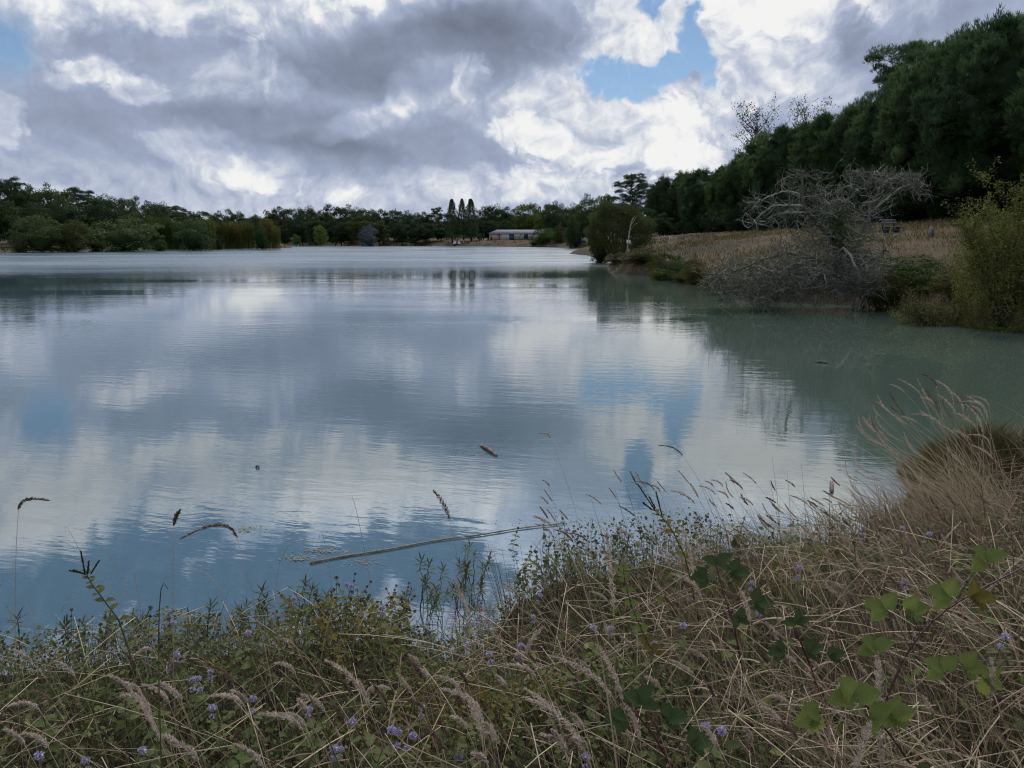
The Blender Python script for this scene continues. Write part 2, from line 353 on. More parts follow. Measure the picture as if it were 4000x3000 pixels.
def build_water():
    m, t = mat('lake_water')
    pos = t.new('ShaderNodeNewGeometry').outputs['Position']
    sp = t.new('ShaderNodeSeparateXYZ'); t.l.new(pos, sp.inputs[0]); x, y, z = sp.outputs
    dist = t.vmath('LENGTH', pos, out=1)
    # the breeze: sheltered under the near bank and in the cove at the right, free further out, in broken lanes
    lanes = t.noise(t.vmath('MULTIPLY', pos, (.030, .085, 1)), 1., 3, .55, .6)
    open_ = t.mapr(dist, 60, 105)
    lane = t.mapr(lanes, .40, .62)
    cove = t.math('MULTIPLY', t.mapr(t.math('SUBTRACT', x, t.math('MULTIPLY', y, .12)), 3, 7), t.mapr(y, 28, 36, 1, 0))
    wind = t.math('ADD', t.math('MULTIPLY', lane, t.mapr(dist, 9, 40, .075, .14)), t.math('MULTIPLY', open_, t.math('MULTIPLY_ADD', lane, .5, .9)))
    wind = t.math('MULTIPLY', t.math('ADD', wind, .034), t.math('MULTIPLY_ADD', cove, -.93, 1.))
    rot = t.new('ShaderNodeMapping'); rot.inputs['Rotation'].default_value = (0, 0, R(14)); t.l.new(pos, rot.inputs[0]); rp = rot.outputs[0]
    w1 = t.noise(t.vmath('MULTIPLY', rp, (.9, 3.2, 1)), 1.25, 3, .5, .3)
    w2 = t.noise(t.vmath('MULTIPLY', rp, (2.2, 6.5, 1)), 2.2, 2, .5, .2)
    w3 = t.noise(t.vmath('MULTIPLY', pos, (.22, .6, 1)), 1., 2, .5)
    h = t.math('ADD', t.math('MULTIPLY', w1, .030), t.math('ADD', t.math('MULTIPLY', w2, .010), t.math('MULTIPLY', w3, .030)))
    h = t.math('MULTIPLY', h, wind)
    bp = t.new('ShaderNodeBump'); bp.inputs['Strength'].default_value = 1; bp.inputs['Distance'].default_value = 1.0; t.l.new(h, bp.inputs['Height'])
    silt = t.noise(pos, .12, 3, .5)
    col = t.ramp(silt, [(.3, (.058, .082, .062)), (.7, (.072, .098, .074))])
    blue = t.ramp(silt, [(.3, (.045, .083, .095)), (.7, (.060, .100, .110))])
    col = t.mix(t.mapr(t.math('ADD', x, t.math('MULTIPLY', silt, 4.)), 0, 9), blue, col)   # sky-blue reflection painted into the body colour at left, turbid green towards the cove
    rg = t.math('MULTIPLY_ADD', t.math('MULTIPLY', open_, t.math('MULTIPLY_ADD', lane, .35, .65)), .30, .012)
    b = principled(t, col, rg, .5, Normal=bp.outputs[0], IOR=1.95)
    finish(t, b.outputs[0])
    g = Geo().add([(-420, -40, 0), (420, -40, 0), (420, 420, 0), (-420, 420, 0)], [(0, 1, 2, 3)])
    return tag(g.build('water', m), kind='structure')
build_water()

# ------------------------------------------------------------------ trees and shrubs: materials
M_OAK = foliage('broadleaf', [(.1, (.024,.038,.015)), (.45, (.056,.080,.028)), (.8, (.115,.14,.048))], .3, True, .5)
M_OLIVE = foliage('olive_leaves', [(.1, (.035,.040,.016)), (.5, (.080,.085,.032)), (.85, (.15,.14,.052))], .35, True, .8)
M_PINE = foliage('pine_needles', [(.1, (.022,.034,.017)), (.5, (.056,.086,.035)), (.85, (.13,.18,.066))], .28, True, 6)
M_SILVER = foliage('silver_leaves', [(.1, (.060,.075,.068)), (.5, (.13,.155,.14)), (.85, (.22,.24,.22))], .3, True, .8)
M_YEL = foliage('yellowing_leaves', [(.1, (.036,.044,.012)), (.45, (.105,.118,.028)), (.8, (.26,.25,.066))], .4, True, 1.1)
M_REED = foliage('reed_leaves', [(.1, (.045,.045,.016)), (.5, (.11,.10,.035)), (.85, (.20,.17,.065))], .35, True, .4)
M_BARK = bark('bark', (.030,.024,.018), (.085,.070,.055))
M_PBARK = bark('pine_bark', (.045,.028,.020), (.13,.080,.055))
M_DEAD = bark('dead_wood', (.18,.178,.135), (.38,.375,.30), 9)
M_DEADD = bark('damp_dead_wood', (.062,.060,.042), (.155,.150,.11), 9)

QUAD = np.array([(-.5,0,0),(.5,0,0),(.42,.9,.10),(-.42,.9,.10)]); QF = [(0,1,2,3)]
LEAF = np.array([(0,-.5,0),(.36,-.05,.06),(0,.55,0),(-.36,-.05,.06)]); LF = [(0,1,2,3)]
TUFT = []
for _k in range(5):
    a = _k/5*2*math.pi; c_, s_ = math.cos(a), math.sin(a)
    TUFT += [(c_*.10-s_*.07, s_*.10+c_*.07, 0), (c_*.10+s_*.07, s_*.10-c_*.07, 0), (c_*.48, s_*.48, .85)]
TUFT = np.array(TUFT); TF3 = np.arange(15).reshape(5, 3)

def ico(sub=1):
    import bmesh
    bm = bmesh.new(); bmesh.ops.create_icosphere(bm, subdivisions=sub, radius=1); V = np.array([v.co[:] for v in bm.verts]); F = np.array([[v.index for v in f.verts] for f in bm.faces]); bm.free(); return V, F
ICOV, ICOF = ico(2)
def broad_mesh(seed, w=1., low=.18, n=3200, leaf=.036, clumps=46, top=1., mat_=None, name='crown', flat=.8, ragged=.16):
    """a crown of height 1: leaf clumps crowding the outside of an uneven dome"""
    global rng; keep = rng; rng = np.random.default_rng(seed)
    d = rand_dirs(clumps*3); d = d[d[:, 2] > -.96][:clumps]
    rad = 1 - ragged + ragged*2*rng.random(len(d))
    ctr = d*rad[:, None]*np.array([w*.40, w*.40, (1-low)*.44]) + np.array([0, 0, low+(1-low)*.50])
    ctr *= np.where(rng.random(len(d)) < .25, .75, 1.)[:, None]*np.array([1, 1, 0]) + np.array([0, 0, 1])
    inner = rand_dirs(clumps//3)*np.array([w*.24, w*.24, (1-low)*.30])+np.array([0, 0, low+(1-low)*.42]); ctr = np.concatenate([ctr, inner]); d = ctr
    cr = rng.uniform(.10, .18, len(d))*(.6+.4*w)
    per = n//len(d); idx = np.repeat(np.arange(len(d)), per); N = len(idx)
    dd = rand_dirs(N); dd[:, 2] = np.where(dd[:, 2] < -.3, -dd[:, 2]*.6, dd[:, 2]); dd = unit(dd)
    pos = ctr[idx] + dd*(cr[idx]*rng.uniform(.55, 1.08, N)**.7)[:, None]*np.array([1, 1, flat])
    nrm = unit(dd + rng.normal(size=(N, 3))*.55 + np.array([0, 0, .25]))
    M = frames(nrm)*(leaf*rng.uniform(.6, 1.35, N))[:, None, None]
    g = Geo().inst(LEAF, LF, M, pos); g.add(ICOV*np.array([w*.25, w*.25, (1-low)*.30])*(1+.10*np.sin(ICOV[:, :1]*7+seed)*np.sin(ICOV[:, 2:]*6))+np.array([0, 0, low+(1-low)*.44]), ICOF); rng = keep
    return g.mesh(name, mat_), ctr
def trunk_mesh(seed, ctr, r=.022, base=.55, mat_=None, limbs=9, lean=.03):
    r_ = np.random.default_rng(seed); g = Geo()
    t = np.linspace(0, 1, 7); wob = np.cumsum(r_.normal(size=(7, 2))*.012, 0)
    P = np.stack([wob[:, 0]+lean*t, wob[:, 1], t*base], 1); P[0, 2] = -.04
    g.tubes(P[None], (r*(1.25-.75*t))[None], 7)
    pick = ctr[r_.choice(len(ctr), min(limbs, len(ctr)), replace=False)]
    for c in pick:
        k = r_.integers(3, 7); a = P[k]; s_ = np.linspace(0, 1, 6)[:, None]
        Q = a*(1-s_)+c*s_; Q[:, 2] += np.sin(s_[:, 0]*math.pi)*.04; Q[1:-1] += r_.normal(size=(4, 3))*.012
        g.tubes(Q[None], (r*.45*(1-.85*s_[:, 0]))[None], 5)
    return g.mesh('trunk', mat_)
def umbrella_pine_meshes(seed):
    """a stone pine of height 1: a rounded crown of bulging plumes, each thick with short upswept needle tufts"""
    global rng; keep = rng; rng = np.random.default_rng(seed); g = Geo(); lobes = []
    for k in range(84):
        u = ((k+.5)/84)**.85; th = k*2.39996+rng.normal()*.25
        z = .93-u*.72+rng.normal()*.012; rr = .345*math.sqrt(max(0., 1-((z-.48)/.48)**2))*rng.uniform(.80, 1.05) if z > .48 else .345*(1-.9*(.48-z))*rng.uniform(.78, 1.03)
        lobes.append((rr*math.cos(th), rr*math.sin(th), z, u))
    for (x, y, z, u) in lobes:
        out = unit(np.array([[x*1.2, y*1.2, .10+.30*(1-u)]]))[0]; sz = np.array([.064, .064, .098])*rng.uniform(.65, 1.3); c = np.array([x, y, z-.05])
        g.add(ICOV*sz*.58*(1+.12*np.sin(ICOV[:, :1]*9+x*40)) + c, ICOF)
        n = 430; d = unit(rand_dirs(n)+out*.45+np.array([0, 0, .20])); lump = 1+.22*np.sin(d[:, :1]*8+k)*np.sin(d[:, 1:2]*7+k*2)+.16*np.sin(d[:, 2:]*12+k); pos = c+d*sz*lump*rng.uniform(.60, 1.06, (n, 1))
        up = unit(d*.75+np.array([0, 0, .70])+rng.normal(size=d.shape)*.22)
        g.inst(TUFT, TF3, frames(up)*(rng.uniform(.011, .021, n)*(1+.45*(d[:, 2] > .45)))[:, None, None]*np.array([.8, .8, 1.25]), pos)
    g.add(ICOV*np.array([.25, .25, .30])+np.array([0, 0, .52]), ICOF)
    crown = g.mesh('crown', M_PINE); L = np.array([l[:3] for l in lobes]); L[:, 2] -= .06
    tm = trunk_mesh(seed, L*np.array([.8, .8, 1]), .019, .45, M_PBARK, 22, .03); rng = keep
    return crown, tm
def open_pine_meshes(seed, nl=58, w=.30, low=.52):
    """a tall maritime pine of height 1: bare trunk, an open top of separate needle pads"""
    global rng; keep = rng; rng = np.random.default_rng(seed); g = Geo(); L = []
    for k in range(nl):
        z = low + (1-low)*rng.random()**.8*.94; th = rng.uniform(0, 2*math.pi)
        span = w*math.sin(math.pi*(.14+.76*(1-(z-low)/(1-low))))*rng.uniform(.25, 1.05); L.append((span*math.cos(th), span*math.sin(th), z))
    L.append((0, 0, .96)); L = np.array(L)
    for c in L:
        n = 120; d = rand_dirs(n); d[:, 2] = np.where(d[:, 2] < -.25, -d[:, 2], d[:, 2])
        s_ = rng.uniform(.04, .075); pos = c + d*np.array([s_*1.2, s_*1.2, s_*.72])*rng.uniform(.4, 1, (n, 1))
        up = unit(d*.7+np.array([0, 0, .7])+rng.normal(size=d.shape)*.3)
        M = frames(up)*(rng.uniform(.014, .026, n))[:, None, None]
        g.inst(TUFT, TF3, M, pos)
    cm = g.mesh('crown', M_PINE); r_ = np.random.default_rng(seed+1); h = Geo()
    t = np.linspace(0, 1, 9); P = np.stack([.03*np.sin(t*2.6), .02*np.sin(t*4), t*.95], 1); P[0, 2] = -.03
    h.tubes(P[None], (.017*(1.1-.95*t))[None], 7)
    for c in L[:-1]:
        tz = np.clip(c[2]-.07-.05*r_.random(), .3, .9); a = np.array([np.interp(tz, P[:, 2], P[:, 0]), np.interp(tz, P[:, 2], P[:, 1]), tz])
        s_ = np.linspace(0, 1, 6)[:, None]; Q = a*(1-s_)+c*s_; Q[:, 2] += np.sin(s_[:, 0]*3.14)*-.012; Q[1:-1] += r_.normal(size=(4, 3))*.006
        h.tubes(Q[None], (.0052*(1.1-.9*s_[:, 0]))[None], 5)
    rng = keep; return cm, h.mesh('trunk', M_PBARK)
def poplar_meshes(seed):
    global rng; keep = rng; rng = np.random.default_rng(seed); N = 4200
    z = .06+.94*rng.random(N)**.9; prof = .115*np.sin(np.clip((1-z)*1.18+.04, 0, 1)*math.pi*.56)**.75
    th = rng.uniform(0, 6.283, N); lob = 1+.22*np.sin(th*5+z*9)+.18*np.sin(z*38+th*3)
    r_ = prof*lob*rng.uniform(.55, 1.05, N)**.6; pos = np.stack([r_*np.cos(th), r_*np.sin(th), z], 1)
    nrm = unit(np.stack([np.cos(th), np.sin(th), np.full(N, .5)], 1)+rng.normal(size=(N, 3))*.5)
    M = frames(nrm)*(rng.uniform(.010, .022, N))[:, None, None]*np.array([1, 1, 1])
    g = Geo().inst(LEAF*np.array([1, 1.6, 1]), LF, M, pos); rng = keep
    ctr = np.stack([np.zeros(6), np.zeros(6), np.linspace(.3, .9, 6)], 1)
    return g.mesh('crown', M_OAK), trunk_mesh(seed, ctr, .012, .9, M_BARK, 0, 0)
def sparse_meshes(seed):
    """an open, thinly leaved tree: fine limbs and scattered leaves"""
    global rng; keep = rng; rng = np.random.default_rng(seed); h = Geo(); g = Geo()
    t = np.linspace(0, 1, 8); P = np.stack([.02*np.sin(t*3), .02*np.cos(t*2), t*.8], 1); h.tubes(P[None], (.012*(1.1-t))[None], 6)
    tips = []
    for k in range(26):
        z = rng.uniform(.35, .8); a = np.array([0, 0, z]); th = rng.uniform(0, 6.28); l = rng.uniform(.14, .30)
        e = a+np.array([math.cos(th)*l*.75, math.sin(th)*l*.75, l*rng.uniform(.5, 1.0)]); s_ = np.linspace(0, 1, 6)[:, None]
        Q = a*(1-s_)+e*s_+rng.normal(size=(6, 3))*.006; h.tubes(Q[None], (.0045*(1.1-s_[:, 0]))[None], 4)
        for j in range(6):
            b = Q[rng.integers(2, 6)]; f = b+unit(rng.normal(size=3)+np.array([0, 0, .7]))*rng.uniform(.05, .12); s2 = np.linspace(0, 1, 4)[:, None]
            W = b*(1-s2)+f*s2; h.tubes(W[None], (.0018*(1.1-.8*s2[:, 0]))[None], 3); tips.append(W)
    tips = np.concatenate(tips); n = 2600; pos = tips[rng.integers(0, len(tips), n)]+rng.normal(size=(n, 3))*.016
    g.inst(LEAF, LF, frames(rand_dirs(n))*(rng.uniform(.009, .016, n))[:, None, None], pos); rng = keep
    return g.mesh('crown', M_OLIVE), h.mesh('trunk', M_BARK)

BROAD = []
for i, (w_, low, rag) in enumerate([(.95, .03, .18), (1.15, .05, .16), (.8, .02, .2), (1.05, .06, .24), (.9, .08, .2)]):
    cm, ctr = broad_mesh(100+i, w_, low, 7500, .034, 60, mat_=M_OAK, ragged=rag); BROAD.append((cm, trunk_mesh(200+i, ctr, mat_=M_BARK)))
BUSH = {}
for nm, m_ in (('oak', M_OAK), ('olive', M_OLIVE), ('silver', M_SILVER), ('yel', M_YEL)):
    BUSH[nm] = []
    for i in range(2):
        cm, ctr = broad_mesh(300+i+len(nm), 1.35, -.10, 7500, .036, 70, mat_=m_, ragged=.2); BUSH[nm].append((cm, trunk_mesh(400+i, ctr, .016, .35, M_BARK, 12)))
PINES = [umbrella_pine_meshes(500+i) for i in range(4)]
OPENR = open_pine_meshes(530, 84, .27, .34)
OPEN = [open_pine_meshes(520), open_pine_meshes(523, 52, .27, .55)]
POPL = [poplar_meshes(540+i) for i in range(3)]
SPARSE = [sparse_meshes(560)]

def tree(name, label, cat, meshes, x, y, h, wide=1., group=None, color=(1, 1, 1), sink=.0, rz=None, base=None):
    z = gz1(x, y) if base is None else base
    t = thing(name, label, cat, (x, y, z-sink), rng.uniform(0, 6.28) if rz is None else rz, group, (h*wide, h*wide, h))
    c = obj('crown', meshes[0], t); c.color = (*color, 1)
    if meshes[1]: obj('trunk', meshes[1], t)
    return t
def top_h(px, py, x, y, base):                 # height that brings a tree's top to a spot of the photograph
    d = ray(px, py); return CAM_H + d[2]*(math.hypot(x, y)/math.hypot(d[0], d[1])) - base
def tree_at(name, label, cat, meshes, px, py, Y, width_px=None, natural=1., group=None, color=(1, 1, 1), sink=0., base=None, hmin=1.):
    x = at(px, 940, Y)[0]; z = max(gz1(x, Y), .05) if base is None else base
    h = max(hmin, top_h(px, py, x, Y, z-sink)); wd = 1.
    if width_px: wd = (width_px/FPX*Y)/(natural*h)
    return tree(name, label, cat, meshes, x, Y, h, wd, group, color, sink, base=z)
ORD = 'first second third fourth fifth sixth seventh eighth ninth tenth eleventh twelfth thirteenth fourteenth fifteenth sixteenth seventeenth eighteenth nineteenth twentieth'.split()
for tens in ('twenty', 'thirty', 'forty', 'fifty', 'sixty'):
    if tens != 'twenty': ORD.append(tens[:-1]+'ieth')
    ORD += [tens+'-'+o for o in ORD[:9]]

# ------------------------------------------------------------------ the wooded shore at the left
sky_l = [(-70,735),(-10,728),(38,722),(80,702),(122,728),(168,748),(215,742),(262,756),(318,742),(366,766),(410,774),(455,790),(500,786),(545,784),(590,790),(634,802),(668,812),(700,812),(742,838)]
for i, (px, py) in enumerate(sky_l):
    Y = 196 + 6*(i % 3) + i*3.2
    ms = BROAD[(i*3) % 5] if i not in (3, 8, 16, 17) else OPEN[i % 2]
    wide = 105 if i < 12 else 80
    nm = 'oak_tree' if ms in BROAD else 'pine_tree'
    tree_at(nm, f"dark {'broad' if ms in BROAD else 'open-topped'} {'oak' if ms in BROAD else 'pine'}, {ORD[i]} from the left in the skyline over the left shore", 'tree', ms, px, py-6, Y, wide, .9 if ms in BROAD else .5, 'trees along the wooded left shore', [(.75,.8,.8), (1,1,.9), (.6,.7,.7)][i % 3])
# a lower rank in front of them
for i, (px, py, w_) in enumerate([(-40,790,130),(60,800,150),(150,805,130),(255,800,130),(300,815,150),(395,805,120),(470,825,120),(560,828,120),(640,838,110),(720,850,90)]):
    tree_at('oak_tree', f"dense dark oak in the lower rank above the left bushes, {ORD[i]} from the left", 'tree', BROAD[(i*2+1) % 5], px, py, 188+i*4, w_, .95, 'trees along the wooded left shore', [(.55,.62,.62), (.8,.85,.75), (.5,.55,.6)][i % 3])
# further woods behind the reeds
for i, (px, py) in enumerate([(770,836),(802,832),(842,836),(868,836),(905,828),(940,834),(966,858),(1000,842)]):
    tree_at('oak_tree', f"small far oak behind the tall reeds, {ORD[i]} from the left", 'tree', BROAD[i % 5], px, py-4, 300+i*3, 62, .95, 'far trees behind the reeds', (.8,.85,.85))
for i, (px, py, w_, Y, ms, col, lab, snk) in enumerate([
    (160,842,190,176,BUSH['oak'][0],(0.98,1.04,0.91),'largest dark willow bush at the left end of the far left shore',.3),
    (72,918,75,172,BUSH['olive'][1],(1.04,1.10,1.17),'small greyish bush on the sand in front of the largest left willow',.2),
    (285,868,165,179,BUSH['olive'][0],(0.98,1.04,0.78),'rounded olive willow bush with yellow tints on the left shore',.3),
    (372,905,70,186,BUSH['olive'][1],(0.78,0.78,0.65),'low dull bush in the gap between the two big left willows',.2),
    (490,850,270,190,BUSH['oak'][1],(1.17,1.23,1.10),'widest grey-green willow bush overhanging the left shore',.4),
    (622,935,55,192,BUSH['oak'][0],(0.91,0.91,0.78),'little dark bush tucked beside the widest left willow',.2),
    (756,858,145,202,BUSH['oak'][0],(0.78,0.98,0.91),'dark round bush standing before the green reeds',.3),
    (1018,880,70,228,BUSH['oak'][1],(.5,.6,.55),'dark bush between the tan reeds near the spit',.2),
    (846,915,60,222,BUSH['oak'][0],(.5,.55,.5),'small dark bush under the tan reeds beside the dark round bush',.2)]):
    tree_at('shore_bush', lab, 'bush', ms, px, py, Y, w_, 1.3, 'bushes on the left shore', col, snk)
# giant reeds: upright canes with drooping leaves
def reed_mesh(seed, n=230, spread=.42):
    r_ = np.random.default_rng(seed); g = Geo()
    a = r_.uniform(0, 6.28, n); rd = spread*np.sqrt(r_.random(n)); H = r_.uniform(.68, 1., n)
    t = np.linspace(0, 1, 5); B = np.stack([rd*np.cos(a), rd*np.sin(a), np.zeros(n)], 1); ln = r_.normal(size=(n, 2))*.05
    P = np.stack([B[:, :1]+ln[:, :1]*t**2, B[:, 1:2]+ln[:, 1:2]*t**2, H[:, None]*t], -1)
    g.ribbons(P, np.tile([.012, .012, .010, .007, .002], (n, 1)), unit(r_.normal(size=(n, 3))*np.array([1, 1, 0])))
    m = n*13; k = r_.integers(0, n, m); tt = r_.uniform(.25, 1, m); base = B[k]+np.stack([ln[k, 0]*tt**2, ln[k, 1]*tt**2, H[k]*tt], 1)
    dr = unit(r_.normal(size=(m, 3))*np.array([1, 1, .2])+np.array([0, 0, .8])); L = r_.uniform(.06, .13, m)[:, None]
    P = np.stack([base, base+dr*L*.5, base+dr*L+np.array([0, 0, -.03])], 1)
    g.ribbons(P, np.tile([.012, .018, .002], (m, 1)), unit(np.cross(dr, r_.normal(size=(m, 3)))))
    return g.mesh('canes', M_REED)
REEDS = [reed_mesh(600), reed_mesh(601)]
for i, (px, py, w_, Y, col, lab) in enumerate([
    (598,852,80,214,(.55,.85,.5),'green reed clump rising behind the widest left willow'), (660,848,90,216,(.55,.9,.45),'brightest green reed clump, left of the dark round bush'), (710,862,70,212,(.5,.75,.5),'shorter green reed clump beside the dark round bush'),
    (805,852,80,218,(.75,.95,.5),'yellow-green reed clump just right of the dark round bush'), (862,862,80,228,(.75,.88,.52),'pale olive reed clump in the middle of the reed bed'), (915,864,75,232,(.9,.85,.6),'tan dried reed clump in the reed bed'),
    (960,862,70,236,(.7,.85,.5),'olive reed clump right of the tan dried clump'), (1045,852,62,238,(.95,.88,.62),'tall tan plume of reeds nearest the tip of the spit'), (1078,880,36,236,(.95,1.1,.7),'pale yellow-green reed clump at the right end of the spit')]):
    x = at(px, 940, Y)[0]; z = max(gz1(x, Y), .1); h = top_h(px, py, x, Y, z)
    t = thing('reed_clump', lab, 'reeds', (x, Y, z), i, 'reed clumps on the spit', (w_/FPX*Y/.9,)*2+(h,)); c = obj('canes', REEDS[i % 2], t); c.color = (*col, 1)

# ------------------------------------------------------------------ the far wood across the lake
front = [(1012,852),(1052,826),(1092,820),(1132,824),(1172,830),(1210,816),(1250,826),(1290,812),(1332,818),(1372,816),(1412,820),(1455,822),(1495,830),(1540,830),(1585,836),(1630,840),(1668,832),(1710,815),(1745,842),(1890,822),(1925,808),(1972,812),(2010,830),(2150,806),(2190,812),(2225,820)]
for i, (px, py) in enumerate(front):
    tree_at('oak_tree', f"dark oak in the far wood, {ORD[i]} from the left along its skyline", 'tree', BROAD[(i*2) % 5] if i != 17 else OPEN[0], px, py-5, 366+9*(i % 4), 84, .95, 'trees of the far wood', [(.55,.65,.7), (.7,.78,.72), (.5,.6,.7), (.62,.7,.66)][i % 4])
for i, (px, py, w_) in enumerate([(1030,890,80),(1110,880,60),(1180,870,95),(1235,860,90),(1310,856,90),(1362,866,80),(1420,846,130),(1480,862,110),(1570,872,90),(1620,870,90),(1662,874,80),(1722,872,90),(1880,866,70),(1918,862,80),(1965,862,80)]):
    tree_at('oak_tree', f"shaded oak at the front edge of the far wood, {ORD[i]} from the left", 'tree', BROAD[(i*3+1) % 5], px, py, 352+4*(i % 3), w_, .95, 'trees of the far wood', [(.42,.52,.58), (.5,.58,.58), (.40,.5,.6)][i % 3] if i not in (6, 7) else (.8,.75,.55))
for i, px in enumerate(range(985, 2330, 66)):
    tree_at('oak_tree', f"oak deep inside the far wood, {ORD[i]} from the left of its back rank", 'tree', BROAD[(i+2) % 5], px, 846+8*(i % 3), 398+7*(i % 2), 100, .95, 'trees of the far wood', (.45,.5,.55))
for (px, py, Y, w_, lab, k) in [(1767,778,345,50,'leftmost and slimmest of the three tall poplars',0), (1806,777,346,44,'middle one of the three tall poplars',1), (1840,777,344,56,'rightmost and fullest of the three tall poplars',2)]:
    tree_at('poplar_tree', lab, 'tree', POPL[k], px, py, Y, w_, .24, 'row of three poplars', (.75,.85,.8))
tree_at('young_tree', 'small pale yellow-green tree alone on the far bank', 'tree', BROAD[2], 1253, 879, 334, 48, .8, None, (1.75,1.8,.9))
tree_at('young_tree', 'small blue-green tree left of the pale young tree', 'tree', BROAD[4], 1158, 918, 336, 38, .9, None, (1.0,1.25,1.15))
tree_at('silver_willow', 'silver-grey willow bush leaning over the far waterline', 'bush', BUSH['silver'][0], 1440, 884, 331, 80, 1.35, None, (.62,.68,.74), .2)
tree_at('young_tree', 'little round tree between the poplars and the lamp post', 'tree', BROAD[1], 1873, 912, 340, 20, 1.0, None, (.8,.95,1))

# ------------------------------------------------------------------ right of the building
for (nm, px, py, Y, w_, nat, ms, col, lab, snk) in [
    ('plane_tree',2062,800,372,125,1.0,BROAD[1],(1.35,1.25,.8),'broad yellowish tree rising behind the long building',0), ('plane_tree',2118,842,360,80,1.0,BROAD[0],(1.3,1.25,.75),'lower yellowish tree at the right end of the building roof',0),
    ('oak_tree',2100,806,395,60,.95,BROAD[2],(.6,.7,.7),'dark oak peeping over the yellowish tree behind the building',0), ('oak_tree',2160,798,330,100,1.0,BROAD[3],(.6,.7,.72),'dark round oak right of the yellowish trees',0),
    ('oak_tree',2255,800,300,90,1.0,BROAD[0],(.9,.95,.75),'olive oak between the dark round oak and the tall willow bush',0), ('oak_tree',2300,772,262,110,.95,BROAD[3],(.9,.98,.7),'tall ragged oak left of the big round willow',0),
    ('oak_tree',2360,766,240,110,1.0,BROAD[1],(1.05,1.0,.65),'yellow-olive oak just above the big round willow',0), ('oak_tree',2230,842,250,70,1.0,BROAD[4],(.75,.85,.65),'mid green oak low behind the blue cedar',0),
    ('oak_tree',2545,742,212,110,.9,BROAD[2],(.7,.85,.7),'green oak filling the gap before the pine row',0), ('oak_tree',2590,775,205,90,1.0,BROAD[0],(.55,.7,.65),'dark oak at the left foot of the pine row',0),
    ('oak_tree',2440,792,226,120,1.0,BROAD[3],(.5,.62,.6),'shaded oak behind the big round willow',0), ('oak_tree',2510,815,190,110,1.0,BROAD[1],(.45,.58,.55),'dark oak behind the right side of the big round willow',0), ('oak_tree',2590,838,180,100,1.0,BROAD[4],(.4,.55,.5),'low dark oak beneath the first pine of the row',0)]:
    tree_at(nm, lab, 'tree', ms, px, py, Y, w_, nat, 'trees on the right shore', col, snk)
for (px, py, Y, w_, ms, col, lab, snk) in [
    (2128,893,300,110,BUSH['oak'][0],(.85,.95,.65),'round green bush covering the right end of the building',.3), (2092,935,306,60,BUSH['olive'][1],(.6,.7,.5),'low bush in front of the building end',.2), (2176,900,292,70,BUSH['oak'][1],(.95,1.25,.9),'bright green bush behind the round green bush',.2),
    (2188,882,290,60,BUSH['olive'][0],(.9,.8,.5),'brownish bush between the green bush and the cedar',.2), (2320,890,190,60,BUSH['olive'][0],(.95,1.1,.45),'yellow-green bush left of the big round willow',.2)]:
    tree_at('shore_bush', lab, 'bush', ms, px, py, Y, w_, 1.3, 'bushes on the right shore', col, snk)
tree_at('cedar_bush', 'blue-grey cedar with tiered boughs at the water edge', 'tree', BUSH['silver'][1], 2246, 872, 262, 92, 1.3, None, (.32,.42,.50), .3)

# the big round willow on its point
def willow_mesh(seed):
    global rng; keep = rng; rng = np.random.default_rng(seed); N = 26000
    d = rand_dirs(N); d[:, 2] = np.where(d[:, 2] < -.75, -d[:, 2], d[:, 2])
    lump = 1+.10*np.sin(d[:, 0]*7+1)*np.sin(d[:, 1]*6)+.08*np.sin(d[:, 2]*11+d[:, 0]*5)
    pos = d*(rng.uniform(.45, 1.04, N)**.45*lump)[:, None]*np.array([.5, .5, .5])+np.array([0, 0, .5])
    nrm = unit(d+rng.normal(size=(N, 3))*.7); up = unit(np.stack([d[:, 0]*.6, d[:, 1]*.6, np.full(N, .9)], 1)+rng.normal(size=(N, 3))*.35)
    g = Geo().inst(LEAF*np.array([.8, 1.7, 1]), LF, align(up, nrm)*(rng.uniform(.012, .024, N))[:, None, None], pos)
    h = Geo()
    for k in range(26):
        a = rng.uniform(0, 6.28); e = np.array([math.cos(a)*rng.uniform(.1, .42), math.sin(a)*rng.uniform(.1, .42), rng.uniform(.5, .95)]); s_ = np.linspace(0, 1, 6)[:, None]
        Q = np.array([math.cos(a)*.05, math.sin(a)*.05, -.03])*(1-s_)+e*s_; Q[:, :2] *= (.6+.4*s_); h.tubes(Q[None], (.010*(1.1-s_[:, 0]))[None], 5)
    rng = keep; return g.mesh('crown', M_OLIVE), h.mesh('trunk', M_BARK)
WILLOW = willow_mesh(620)
tree_at('willow_bush', 'big round olive-brown willow standing on the right point', 'bush', WILLOW, 2415, 790, 96, 255, 1.0, None, (.80,.88,.82), .25)
tree_at('willow_bush', 'small dark bush at the left foot of the big round willow', 'bush', BUSH['oak'][0], 2348, 932, 96, 85, 1.3, None, (.5,.65,.5), .3)

